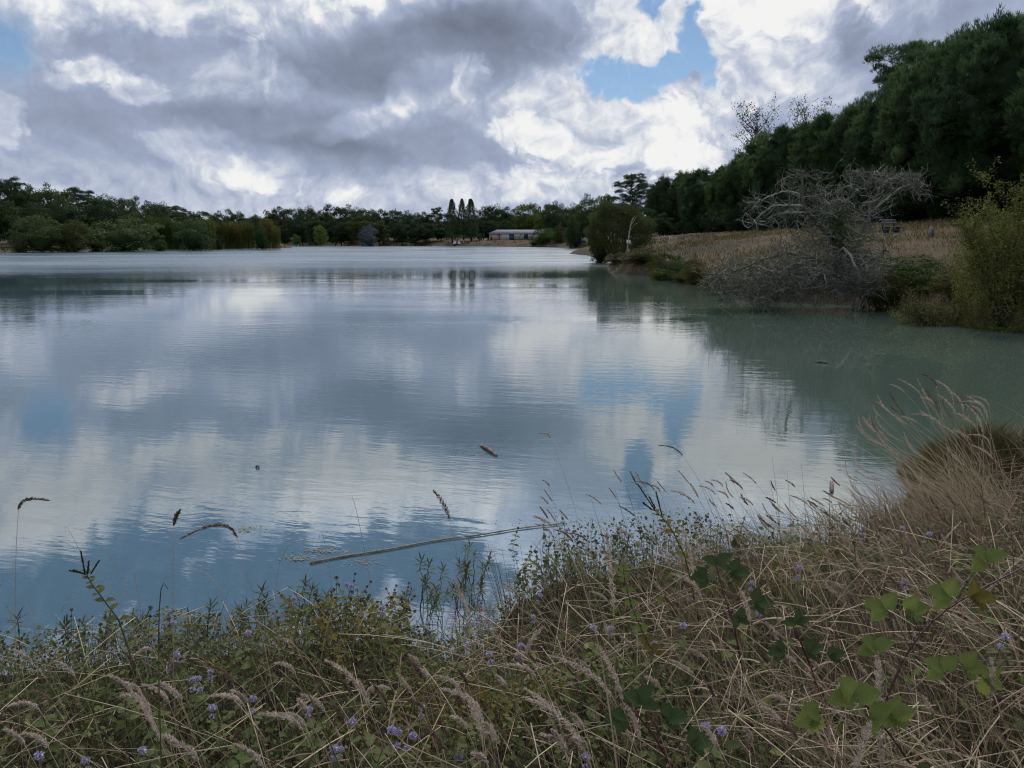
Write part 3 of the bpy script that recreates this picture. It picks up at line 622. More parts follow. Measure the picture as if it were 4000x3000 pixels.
# ------------------------------------------------------------------ the row of stone pines and the trees over it
tips = [(2605,692),(2680,674),(2760,656),(2850,632),(2930,590),(3010,520),(3090,476),(3180,455),(3280,425),(3390,365),(3500,345),(3600,245),(3680,165),(3800,92),(3920,45),(4070,5),(4330,-60)]
for i, (px, py) in enumerate(tips):
    Y = (44.0+3*(i % 2))/max(.2, (px-2000)/FPX); Y = min(Y, 205); x = at(px, 940, Y)[0]; z = gz1(x, Y); h = top_h(px, py-6, x, Y, z)
    col = [(.95,1.05,.95), (1.35,1.4,1.2), (.75,.9,.9), (1.15,1.2,1.0)][i % 4]
    tree('stone_pine', f"dense stone pine, {ORD[i]} from the left in the row on the right hill" if i else 'dense stone pine ending the left end of the row on the right hill', 'tree', PINES[i % 4], x, Y, h, 1.0+.1*(i % 3), 'row of stone pines on the hill', col)
for i, (px, py, dx) in enumerate([(2640,715,9),(2720,690,9),(2810,672,8),(2910,640,8),(3080,560,8),(3260,470,8),(3480,390,8),(3620,300,8),(2830,660,9),(2990,605,9),(3160,530,9),(3360,455,9),(3600,330,8),(3780,250,9),(3980,120,9),(3700,420,4),(3900,330,5)]):
    Y = 44/((px-2000)/FPX)*1.12; x = at(px, 940, Y)[0]+dx*.3; z = gz1(x, Y); h = top_h(px, py, x, Y, z)
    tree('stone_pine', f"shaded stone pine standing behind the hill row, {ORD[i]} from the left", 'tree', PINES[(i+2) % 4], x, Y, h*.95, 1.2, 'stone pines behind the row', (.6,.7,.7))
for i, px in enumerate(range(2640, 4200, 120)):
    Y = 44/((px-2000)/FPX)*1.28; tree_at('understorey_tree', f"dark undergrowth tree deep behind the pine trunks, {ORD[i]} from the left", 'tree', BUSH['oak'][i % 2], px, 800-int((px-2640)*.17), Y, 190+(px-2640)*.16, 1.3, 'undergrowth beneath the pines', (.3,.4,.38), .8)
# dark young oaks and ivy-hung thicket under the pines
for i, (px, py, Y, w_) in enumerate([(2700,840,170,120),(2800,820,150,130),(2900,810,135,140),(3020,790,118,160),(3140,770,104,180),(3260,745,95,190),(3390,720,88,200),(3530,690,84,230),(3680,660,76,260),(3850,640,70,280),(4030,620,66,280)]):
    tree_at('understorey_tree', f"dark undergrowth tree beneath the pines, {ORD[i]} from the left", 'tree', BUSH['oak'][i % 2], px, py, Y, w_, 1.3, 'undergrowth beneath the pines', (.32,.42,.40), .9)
tree_at('maritime_pine', 'tall open-crowned pine rising above the stone pine row', 'tree', OPEN[0], 3500, 168, 96, 300, .52, None, (1.1,1.2,1.2))
tree_at('maritime_pine', 'open-crowned pine left of the row with sky through its branches', 'tree', OPENR, 2466, 678, 222, 160, .56, None, (1,1.05,.95))
tree_at('aspen_tree', 'thinly leaved tree above the pines, left one of two', 'tree', SPARSE[0], 2935, 400, 172, 250, .62, 'thinly leaved trees over the pines', (.8,.75,.6))
tree_at('aspen_tree', 'thinly leaved tree above the pines, right one of two', 'tree', SPARSE[0], 3130, 395, 166, 240, .62, 'thinly leaved trees over the pines', (.9,.8,.6))

# ------------------------------------------------------------------ the long low building on the far bank
M_WALL = plain('cream_render', (.50, .44, .36), .9, .1, .08, .6)
M_WALL2 = plain('pink_render', (.44, .34, .27), .9, .1, .08, .6)
M_ROOF = plain('grey_roofing', (.17, .165, .175), .8, .2, .15, 1.2)
M_BLUE = plain('blue_door_paint', (.045, .06, .13), .5, .3, .1)
M_DARK = plain('dark_opening', (.02, .022, .028), .4, .4, .1)
M_GLASS = plain('window_glass', (.05, .06, .075), .08, .6, .1)
M_WHITE = plain('white_paint', (.72, .72, .70), .6, .3, .05)
M_CLOTH = plain('white_cloth', (.75, .74, .72), .9, .1, .05)
M_TERRA = plain('terracotta', (.20, .075, .055), .85, .1, .2)
M_STONE = plain('pale_stone', (.42, .36, .32), .9, .1, .12)
M_GREYW = plain('weathered_timber', (.17, .15, .14), .85, .15, .25, 9)
M_METAL = plain('grey_metal', (.16, .17, .19), .45, .4, .1, 4, .6)
M_SKIN = plain('skin', (.45, .29, .21), .6, .3, .05)
M_CLOTHD = plain('dark_cloth', (.03, .035, .05), .9, .1, .1)

def building():
    Y = 343.; s = Y/FPX                         # metres a pixel of the photograph spans there
    O = at(1911, 938, Y); x0 = O[0]; z0 = max(gz1(x0+8, Y), 2.3)
    X = lambda px: (px-1911)*s
    H = 27*s; L = X(2124); D = 11.
    b = thing('long_building', 'long low cream building with grey roof and blue door on the far bank', 'building', (x0, Y, z0))
    g = Geo(); xs = X(1953)
    g.box((L/2+xs/2, D/2, H/2), (L-xs, D, H)); g.build('wall', M_WALL, b)
    tag(Geo().box((xs/2-.03, D/2+.25, H/2), (xs-.06, D, H)).build('wall', M_WALL2, b), 'pinker left end wall')
    r = Geo(); ov = .45; e = H-.02; rh = 14*s
    r.add([(-ov,-ov,e),(L+ov,-ov,e),(L+ov,D+ov,e),(-ov,D+ov,e),(X(1940),D*.5,e+rh),(L,D*.5,e+rh),(-ov,-ov,e-.22),(L+ov,-ov,e-.22),(L+ov,D+ov,e-.22),(-ov,D+ov,e-.22)],
          [(0,1,5,4),(2,3,4,5),(0,6,7,1),(1,7,8,2),(2,8,9,3),(3,9,6,0)]); r.f.append(np.array([(3,0,4),(1,2,5)]))
    rf = r.build('roof', M_ROOF, b)
    Geo().box((X(2018), D*.22, e+rh*.50), (.25, .3, .3)).build('vent', M_METAL, rf)
    def opening(name, px0, px1, py0, py1, m, frame=True, lab=None):
        za, zb = (936.5-py1)*s, (936.5-py0)*s; w_ = X(px1)-X(px0); c = (X(px0)+w_/2, -.03, (za+zb)/2)
        o = Geo().box(c, (w_, .10, zb-za)).build(name, m, b)
        if frame:
            f = Geo(); t_ = .10
            for q, d in (((c[0], -.07, zb+t_/2), (w_+2*t_, .12, t_)), ((c[0]-w_/2-t_/2, -.07, c[2]), (t_, .12, zb-za)), ((c[0]+w_/2+t_/2, -.07, c[2]), (t_, .12, zb-za))): f.box(q, d)
            f.build('frame', M_WHITE if name == 'window' else M_DARK, o)
        if lab: o['label'] = lab
        return o
    opening('door', 1916, 1920.5, 922, 936, M_DARK, False, 'narrow dark door in the pink wall')
    opening('window', 1976, 1979, 924, 931, M_GLASS)
    opening('door', 1988.5, 2005, 913.5, 936.4, M_BLUE, True, 'tall blue sliding door')
    opening('window', 2031, 2034, 912, 918, M_GLASS)
    opening('window', 2044.5, 2061, 913, 930, M_DARK, True, 'wide dark glazed opening')
    for k in range(3):
        xx = X(2049+k*4); Geo().box((xx, -.10, (936.5-921.5)*s), (.10, .06, 16*s)).build('mullion', M_BLUE, b)
    opening('window', 2077.5, 2086, 909.5, 918, M_GLASS); opening('door', 2072.5, 2076, 922, 936, M_DARK, False)
    Geo().box((X(1951.5), -.12, H/2-.1), (.12, .14, H-.2)).build('downpipe', M_DARK, b)
    # pergola of dark posts and beams in front
    pg = Geo(); pg.box((X(2037), -2.4, 16*s), (X(2069)-X(2005), .22, .18)); pg.box((X(2037), -.9, 16*s+.02), (X(2069)-X(2005), .18, .14)); pg.build('pergola_beam', M_DARK, b)
    for px in (2013, 2026, 2040, 2054, 2068): Geo().box((X(px), -2.4, 8*s), (.16, .16, 16*s-.1)).build('pergola_post', M_DARK, b)
    Geo().box((X(2045), -2.6, 3.6*s), (X(2088)-X(2005), .06, .10)).build('handrail', M_DARK, b)
    Geo().box((L*.5+xs*.3, -2.2, .02-.25), (L*.82, 4.0, .5)).build('terrace', M_STONE, b)
building()

def far_spot(px, py, Y): p = at(px, py, Y); return p[0], Y, gz1(p[0], Y)
x, y, z = far_spot(1785, 937, 338)
t = thing('picnic_shelter', 'small red-capped pyramid hut with dark doorway before the poplars', 'hut', (x, y, z))
g = Geo(); a, b_ = 1.75, .85; g.add([(-a,-a,0),(a,-a,0),(a,a,0),(-a,a,0),(-b_,-b_,1.5),(b_,-b_,1.5),(b_,b_,1.5),(-b_,b_,1.5)], [(0,1,5,4),(1,2,6,5),(2,3,7,6),(3,0,4,7),(4,5,6,7)]); g.build('wall', M_STONE, t)
g = Geo(); a, b_ = 1.0, .55; g.add([(-a,-a,1.45),(a,-a,1.45),(a,a,1.45),(-a,a,1.45),(-b_,-b_,2.35),(b_,-b_,2.35),(b_,b_,2.35),(-b_,b_,2.35)], [(0,1,5,4),(1,2,6,5),(2,3,7,6),(3,0,4,7),(4,5,6,7),(3,2,1,0)]); g.build('roof', M_TERRA, t)
Geo().box((.12, -1.50, .68), (.55, .55, 1.36)).build('door', M_DARK, t)
def frame_thing(px, w_, h, label, inner):
    x, y, z = far_spot(px, 936, 340); t = thing('play_frame', label, 'play frame', (x, y, z), 0, 'play frames on the far bank')
    Geo().box((0, 0, h), (w_+.3, .12, .12)).build('top_beam', M_METAL, t)
    for s_ in (-1, 1):
        Geo().tubes(np.array([[(s_*w_/2, 0, h), (s_*(w_/2+.35), -.8, -.05)], [(s_*w_/2, 0, h), (s_*(w_/2+.35), .8, -.05)]]), np.full((2, 2), .06), 5).build('leg', M_METAL, t)
    for q in inner:
        Geo().box((q-.2, 0, h/2+.2), (.03, .03, h-.5)).box((q+.2, 0, h/2+.2), (.03, .03, h-.5)).box((q, 0, .45), (.46, .2, .05)).build('swing_seat', M_CLOTHD, t)
frame_thing(1549, 2.0, 1.75, 'low square climbing frame on the far bank, left of the swing', (-.5, .2))
frame_thing(1621, 2.2, 1.7, 'swing frame on the far bank behind a person in white', (-.5, .5))
x, y, z = far_spot(1675, 936, 340); t = thing('table_frame', 'small white trestle table beside the person in white', 'table', (x, y, z))
Geo().box((0, 0, .95), (1.1, .6, .10)).build('top', M_WHITE, t)
for s_ in (-.45, .45): Geo().box((s_, 0, .45), (.10, .5, .9)).build('leg', M_WHITE, t)

# people: one continuous small figure each
def person(px, Y, h, label, top, legs, rz=0, group='people on the far bank', sit=False):
    x, y, z = far_spot(px, 936, Y); t = thing('person', label, 'person', (x, y, z), rz, group, h/1.72)
    def ring(cx, cy, cz, rx, ry, n=8): a = np.arange(n)/n*6.2832; return np.stack([cx+rx*np.cos(a), cy+ry*np.sin(a), np.full(n, cz)], 1)
    def skin(rings):
        g = Geo(); n = len(rings[0]); V = np.concatenate(rings); k = np.arange(len(rings)-1)[:, None]*n; j = np.arange(n)[None]
        return g, V, np.stack([k+j, k+(j+1) % n, k+n+(j+1) % n, k+n+j], -1).reshape(-1, 4)
    body = Geo()
    for rs in ([ring(0,0,.78,.15,.10), ring(0,0,.95,.16,.10), ring(0,0,1.15,.17,.11), ring(0,0,1.38,.20,.11), ring(0,0,1.45,.09,.08), ring(0,0,1.50,.055,.06), ring(0,.01,1.56,.075,.09), ring(0,.01,1.64,.078,.095), ring(0,0,1.72,.03,.04)],
               [ring(-.09,0,.82,.085,.09), ring(-.10,0,.45,.06,.065), ring(-.11,0,.08,.04,.05), ring(-.11,-.05,.0,.05,.12)], [ring(.09,0,.82,.085,.09), ring(.11,.05,.45,.06,.065), ring(.13,.10,.08,.04,.05), ring(.13,.05,.0,.05,.12)],
               [ring(-.21,0,1.40,.05,.05), ring(-.25,-.02,1.12,.042,.042), ring(-.24,-.12,.86,.035,.035), ring(-.24,-.14,.78,.03,.04)], [ring(.21,0,1.40,.05,.05), ring(.25,-.02,1.12,.042,.042), ring(.24,-.10,.86,.035,.035), ring(.24,-.12,.78,.03,.04)]):
        g, V, F = skin(rs); body.add(V, F)
    body.build('body', M_SKIN, t, True)
    g, V, F = skin([ring(0,0,.80,.175,.125), ring(0,0,1.0,.175,.12), ring(0,0,1.2,.185,.125), ring(0,0,1.40,.215,.125), ring(0,0,1.47,.09,.085)]); s_ = Geo().add(V, F)
    for q in (-1, 1): g, V, F = skin([ring(q*.21,0,1.42,.06,.06), ring(q*.25,-.02,1.12,.052,.052), ring(q*.245,-.08,.95,.045,.045)]); s_.add(V, F)
    s_.build('shirt', top, t, True)
    p_ = Geo()
    for q, dy in ((-1, 0), (1, .05)): g, V, F = skin([ring(q*.085,0,.86,.10,.11), ring(q*.105,dy,.45,.07,.075), ring(q*.12,dy*1.8,.09,.055,.06)]); p_.add(V, F)
    p_.build('trousers', legs, t, True)
    g, V, F = skin([ring(0,.03,1.57,.082,.085), ring(0,.02,1.66,.088,.10), ring(0,.01,1.735,.045,.05)]); Geo().add(V, F).build('hair', M_DARK, t, True)
for px, Y, h, lab, top, legs, rz in [(1622,337,1.5,'person in a white top in front of the swing frame',M_CLOTH,M_CLOTHD,.2), (1653,337,1.3,'small person in pale grey between swing and trestle table',M_STONE,M_CLOTHD,2), (1666.5,336,1.65,'person in white standing left of the trestle table',M_CLOTH,M_GREYW,.6), (1683,338,1.45,'person in grey standing right of the trestle table',M_GREYW,M_CLOTHD,1),
        (1119,338,1.4,'person in pale clothes at the left end of the far bank',M_CLOTH,M_CLOTHD,0), (1194,340,1.7,'person in dull grey left of the pale young tree',M_STONE,M_CLOTHD,1), (1270,339,1.3,'person in grey just right of the pale young tree',M_STONE,M_GREYW,1.5), (1352,338,1.6,'person in a tan top on the bank left of the silver willow',M_WALL2,M_GREYW,0)]:
    person(px, Y, h, lab, top, legs, rz)
# things on the bank
x, y, z = far_spot(1676, 946, 333); t = thing('bank_bench', 'dark bench with its back turned low on the far bank', 'bench', (x, y, z), .1)
Geo().box((0, 0, .45), (1.3, .45, .07)).build('seat', M_DARK, t); Geo().box((0, -.22, .8), (1.3, .06, .35)).build('backrest', M_DARK, t)
for s_ in (-.5, .5): Geo().box((s_, -.03, .2), (.09, .42, .45)).build('leg', M_DARK, t)
x, y, z = far_spot(1890, 936, 341); t = thing('lamp_post', 'thin grey lamp post left of the long building', 'lamp post', (x, y, z))
Geo().tubes(np.array([[(0,0,-.1),(0,0,1.7),(0,0,3.25)]]), np.array([[.07,.06,.05]]), 6).build('pole', M_METAL, t); Geo().box((.0, -.2, 3.3), (.16, .6, .10)).build('lamp_head', M_METAL, t)
x, y, z = far_spot(1894, 937, 338); t = thing('white_tub', 'white tub on the grass at the foot of the lamp post', 'tub', (x, y, z)); g = Geo(); g.box((0,0,.22), (.5,.45,.44)); g.build('bin_body', M_WHITE, t); Geo().box((0,0,.47), (.56,.5,.06)).build('rim', M_WHITE, t)
x, y, z = far_spot(1810, 936, 337); t = thing('pale_post', 'short pale post right of the red-capped hut', 'post', (x, y, z)); Geo().tubes(np.array([[(0,0,-.1),(.01,0,.5),(0,0,1.0)]]), np.array([[.09,.085,.08]]), 6).build('shaft', M_WHITE, t); Geo().box((0,0,1.03),(.22,.22,.06)).build('cap', M_GREYW, t)
# spire of a lattice mast over the far wood
x = at(1547, 900, 520)[0]; z0 = 3.; zt = at(1547, 813, 520)[2]
t = thing('lattice_mast', 'tip of a lattice mast over the far treeline', 'mast', (x, 520, z0)); hh = zt-z0
legs = [[(a*2.2, b*2.2, 0), (a*1.0, b*1.0, hh*.78), (a*.05, b*.05, hh)] for a in (-1, 1) for b in (-1, 1)]
for l in legs: Geo().tubes(np.array([l]), np.full((1, 3), .13), 4).build('leg', M_METAL, t)
for k in range(8):
    f = .5+k*.06; r_ = 2.2-(1.2/.78)*min(f, .78) if f < .78 else 1.0*(1-f)/.22
    Geo().tubes(np.array([[(-r_,-r_,hh*f),(r_,-r_,hh*(f+.05))],[(r_,-r_,hh*f),(-r_,-r_,hh*(f+.05))]]), np.full((2,2), .07), 3).build('brace', M_METAL, t)

# ------------------------------------------------------------------ the right bank: dead pole with boxes, bench, posts, fence net
def tubeline(pts, r0, r1, n=6): P = np.array(pts, float); return Geo().tubes(P[None], np.linspace(r0, r1, len(P))[None], n)
Yp = 80.
def pp(px, py, Y=Yp): return at(px, py, Y)
base = pp(2447, 1030); x, y = base[0], Yp; zb = gz1(x, y)
t = thing('dead_birch', 'slim pale dead birch with white boxes before the round willow', 'dead tree', (x, y, zb)); o0 = np.array([x, y, zb])
tubeline([pp(2446,1040)-o0, pp(2452,960)-o0, pp(2457,920)-o0, pp(2463,880)-o0, pp(2468,862)-o0, pp(2474,850)-o0], .09, .03).build('trunk', M_DEAD, t)
for pts in ([(2459,905),(2466,892),(2480,876),(2490,872)], [(2462,886),(2470,872),(2480,858),(2487,842)], [(2464,878),(2472,856),(2478,846)], [(2455,930),(2464,925),(2470,922)], [(2459,908),(2454,903)]):
    tubeline([pp(a, b)-o0 for a, b in pts], .045, .012, 5).build('branch', M_DEAD, t)
for k, (px, py, w_, h, lab) in enumerate([(2451.5,944,.18,.38,'white box on the left of the dead birch trunk'), (2460,945,.15,.38,'white box on the right of the dead birch trunk'), (2455.5,979,.14,.36,'grey-white box lower on the dead birch trunk')]):
    c = pp(px, py, Yp-.15); t2 = thing('nest_box', lab, 'box', tuple(c-np.array([0, 0, h/2])), 0, 'boxes hung on the dead birch')
    Geo().box((0, 0, h/2), (w_, .16, h)).build('box_body', M_WHITE if k < 2 else M_STONE, t2); Geo().box((0, -.02, h+.015), (w_+.04, .22, .03)).build('lid', M_GREYW, t2)
p = at(3482, 905, 58.); x, y = p[0], 58.; z = gz1(x, y)
t = thing('park_bench', 'grey plank bench with sloping back on the grassy hill', 'bench', (x, y, z), R(24))
for zz, yy in ((.74, .30), (.92, .37)): Geo().box((0, yy, zz), (1.45, .05, .15)).build('backrest_plank', M_GREYW, t)
for yy in (-.2, .02): Geo().box((0, yy, .45), (1.45, .19, .055)).build('seat_plank', M_GREYW, t)
for s_ in (-.55, .55): Geo().box((s_, 0, .21), (.10, .5, .44)).build('leg', M_DARK, t); Geo().box((s_, .32, .6), (.07, .08, .8)).build('back_post', M_DARK, t)
p = at(3632, 905, 46.); x, y = p[0], 46.; z = gz1(x, y)
t = thing('hill_post', 'leaning grey post with dark stub on the hill right of the bench', 'post', (x, y, z)); tubeline([(0,0,-.1),(.02,0,.35),(.05,0,.72)], .09, .07).build('shaft', M_GREYW, t); tubeline([(.22,.1,-.05),(.20,.1,.3),(.2,.1,.55)], .12, .10).build('stub', M_DARK, t)
p = at(2612, 955, 75.); x, y = p[0], 75.; z = gz1(x, y)
t = thing('net_frame', 'pale grey net panel on a post in the dry grass', 'net', (x, y, z), .3); tubeline([(-.1,0,-.1),(0,0,.7),(.1,0,1.15)], .035, .03).build('post', M_STONE, t)
g = Geo(); P = np.zeros((14, 2, 3)); q = np.linspace(0, 1, 14); P[:, 0] = np.stack([.08+.75*q, 0*q, 1.1-.02*q], 1); P[:, 1] = np.stack([.0+.78*q, 0*q, .25+.05*q], 1); g.tubes(P, np.full((14, 2), .006), 3)
P = np.zeros((12, 2, 3)); P[:, 0] = np.stack([.02+0*q[:12], 0*q[:12], .25+.85*q[:12]*1.08], 1); P[:, 1] = P[:, 0]+np.array([.8, 0, .0]); g.tubes(P, np.full((12, 2), .006), 3); tag(g.build('mesh_net', M_STONE, t), kind='stuff')

# ------------------------------------------------------------------ the dead willow fallen over the water
def wander(a, d, L, k, bend, r_, sag=0.):
    P = [np.array(a, float)]; d = np.array(d, float)
    for i in range(k-1): d = unit(d+r_.normal(size=3)*bend+np.array([0, 0, -sag])); P.append(P[-1]+d*L/(k-1))
    return np.array(P)
def dead_tree():
    r_ = np.random.default_rng(77); Y0 = 33.0; D = lambda px, py, dy=0.: at(px, py, Y0+dy)
    b = D(3330, 1110); root = np.array([b[0], b[1], gz1(b[0], b[1])])
    t = thing('dead_willow', 'tangled grey dead willow collapsed over the right shore', 'dead tree', tuple(root))
    limbs = [  # photo traces with depth offsets, start radius
        ([(3330,1150,.3),(3335,1040,.4),(3345,960,.4),(3385,880,.6),(3410,800,.8),(3440,730,1.)], .17, M_DEADD),
        ([(3340,1060,.4),(3300,980,.1),(3270,900,-.2),(3290,820,-.4),(3330,750,-.4),(3400,710,0)], .13, M_DEADD),
        ([(3310,1000,.0),(3250,930,-.5),(3180,860,-.9),(3140,810,-1.2),(3131,760,-1.3),(3135,700,-1.3),(3105,690,-1.2),(3070,672,-1.2)], .11, M_DEADD),
        ([(3140,808,-1.2),(3080,800,-1.5),(3020,803,-1.8),(2960,845,-2.),(2925,890,-2.1)], .05, M_DEAD),
        ([(3120,760,-1.3),(3070,742,-1.5),(3000,770,-1.7),(2950,790,-1.8)], .045, M_DEAD),
        ([(3150,830,-1.2),(3060,830,-1.4),(3000,850,-1.5),(2985,880,-1.5)], .04, M_DEAD),
        ([(3320,1080,.2),(3280,1010,-.8),(3290,960,-1.2),(3330,1010,-1.6),(3360,1090,-1.9),(3340,1130,-2.0),(3420,1135,-2.2)], .09, M_DEAD),
        ([(3320,1070,.2),(3240,1030,-.8),(3140,1000,-1.3),(3060,985,-1.6),(2990,1010,-1.8),(2870,1060,-2.),(2780,1085,-2.)], .10, M_DEADD),
        ([(3300,1090,.0),(3200,1060,-1.),(3120,1020,-1.6),(3050,1060,-2.),(3000,1110,-2.3)], .075, M_DEAD),
        ([(3310,1110,.0),(3230,1100,-1.2),(3130,1110,-1.8),(3060,1140,-2.2),(2960,1165,-2.4)], .08, M_DEADD),
        ([(3330,1120,.0),(3390,1080,-1.),(3420,1120,-1.6),(3440,1180,-1.8)], .07, M_DEADD),
        ([(3340,1060,.3),(3400,1010,-.2),(3440,1000,-.4),(3460,960,-.4)], .07, M_DEAD),
        ([(3400,830,.8),(3460,780,.8),(3520,730,.9),(3560,720,1.),(3590,765,1.)], .06, M_DEAD),
        ([(3430,740,1.),(3480,690,1.1),(3540,700,1.2),(3600,750,1.3)], .05, M_DEAD),
        ([(3400,720,.2),(3410,680,.2),(3440,655,.2),(3455,640,.2)], .035, M_DEAD),
        ([(3330,740,-.3),(3320,690,-.3),(3345,665,-.3)], .03, M_DEAD), ([(3280,850,-.3),(3220,780,-.5),(3190,730,-.6),(3200,700,-.6)], .05, M_DEAD),
        ([(3300,820,-.2),(3230,830,-.8),(3190,870,-1.2),(3170,930,-1.4)], .05, M_DEAD), ([(3360,860,.4),(3300,860,.2),(3250,900,-.2),(3230,960,-.4)], .05, M_DEAD)]
    tw1 = Geo(); tw2 = Geo(); segs = []
    for tr, r0, m_ in limbs:
        P = np.array([D(*q) for q in tr]); k = len(P)*4; u = np.linspace(0, len(P)-1, k); Q = np.stack([np.interp(u, np.arange(len(P)), P[:, i]) for i in range(3)], 1)
        for _ in range(3): Q[1:-1] = (Q[:-2]+Q[1:-1]*2+Q[2:])/4
        Q[1:-1] += r_.normal(size=Q[1:-1].shape)*.018
        Geo().tubes((Q-root)[None], np.linspace(r0, r0*.25, k)[None], 7).build('trunk' if r0 > .12 else 'branch', m_, t, True); segs.append((Q, r0))
    ztop = D(3400, 668)[2]
    # side shoots and twigs, dense in the upper tangle and in the skirt over the water
    for Q, r0 in segs:
        L = np.linalg.norm(np.diff(Q, axis=0), axis=1).sum()
        for _ in range(int((12+L*11)*(.55 if Q[-1, 0] < D(3110, 800)[0] and Q[-1, 2] > 3 else 1.))):
            i = r_.integers(2, len(Q)); a = Q[i]; low = a[2] < 3.0
            d = unit(np.array([r_.normal()*1.0-.25, r_.normal()*.8-.2, r_.normal()*.8+(-.25 if low else .25)]))
            W = wander(a, d, r_.uniform(.4, 1.25), 8, .24, r_, .05 if low else -.02); W[:, 2] = np.maximum(W[:, 2], -.05); W[:, 2] = np.where(W[:, 2] > ztop, ztop-(W[:, 2]-ztop)*.7, W[:, 2])
            (tw1 if r_.random() < .28 else tw2).tubes((W-root)[None], np.linspace(.017*r_.uniform(.6, 1.4), .005, 8)[None], 4)
            for _k in range(r_.integers(3, 7)):
                c = W[r_.integers(2, 8)]; e = wander(c, unit(r_.normal(size=3)+np.array([0, -.1, -.1 if low else .2])), r_.uniform(.2, .55), 5, .28, r_)
                e[:, 2] = np.maximum(e[:, 2], -.04); (tw1 if r_.random() < .30 else tw2).tubes((e-root)[None], np.linspace(.0085, .0038, 5)[None], 3)
    # the thicket between crown and skirt
    for _ in range(330):
        u = r_.random(); a = D(3090+u*330+r_.normal()*25, r_.uniform(790, 1060), r_.uniform(-1.6, .4)); W = wander(a, unit(np.array([r_.normal()*.7-.1, r_.normal()*.5-.1, r_.normal()*.9+.1])), r_.uniform(.4, 1.2), 8, .26, r_)
        (tw1 if r_.random() < .3 else tw2).tubes((W-root)[None], np.linspace(.015, .004, 8)[None], 4)
        for _k in range(4):
            c = W[r_.integers(1, 8)]; e = wander(c, unit(r_.normal(size=3)), r_.uniform(.2, .5), 5, .3, r_); (tw1 if r_.random() < .3 else tw2).tubes((e-root)[None], np.linspace(.0085, .0036, 5)[None], 3)
    # the skirt: fine shoots hanging to the water along the whole foot
    for _ in range(620):
        u = r_.random(); px = 2800+u*640; py = r_.uniform(1030, 1150); a = D(px, py, r_.uniform(-2.5, -.2))
        W = wander(a, unit(np.array([r_.normal()*.9-.3, r_.normal()*.6-.2, r_.normal()*.5-.15])), r_.uniform(.5, 1.4), 8, .33, r_, .06); W[:, 2] = np.maximum(W[:, 2], -.05)
        (tw1 if r_.random() < .30 else tw2).tubes((W-root)[None], np.linspace(.018, .006, 8)[None], 4)
        for _k in range(5):
            c = W[r_.integers(1, 8)]; e = wander(c, unit(r_.normal(size=3)+np.array([0, -.2, -.1])), r_.uniform(.2, .5), 5, .4, r_); e[:, 2] = np.maximum(e[:, 2], -.04)
            (tw1 if r_.random() < .30 else tw2).tubes((e-root)[None], np.linspace(.0085, .0038, 5)[None], 3)
    tag(tw1.build('pale_twigs', M_DEAD, t), kind='stuff'); tag(tw2.build('dark_twigs', M_DEADD, t), kind='stuff')
    iv = Geo(); N = 2600; tt = r_.random(N)[:, None]; c = D(3250, 830, -.9)*(1-tt)+D(3285, 950, -.6)*tt
    pos = c+r_.normal(size=(N, 3))*np.array([.34, .26, .22]); iv.inst(LEAF, LF, frames(unit(r_.normal(size=(N, 3))+np.array([0, -.4, .4])))*(r_.uniform(.04, .09, N))[:, None, None], pos-root)
    o = iv.build('ivy', foliage('ivy_leaves', [(.1, (.02,.035,.010)), (.5, (.055,.085,.022)), (.85, (.10,.14,.04))], .3), t); o['label'] = 'green clump of ivy in the dead tree'
dead_tree()

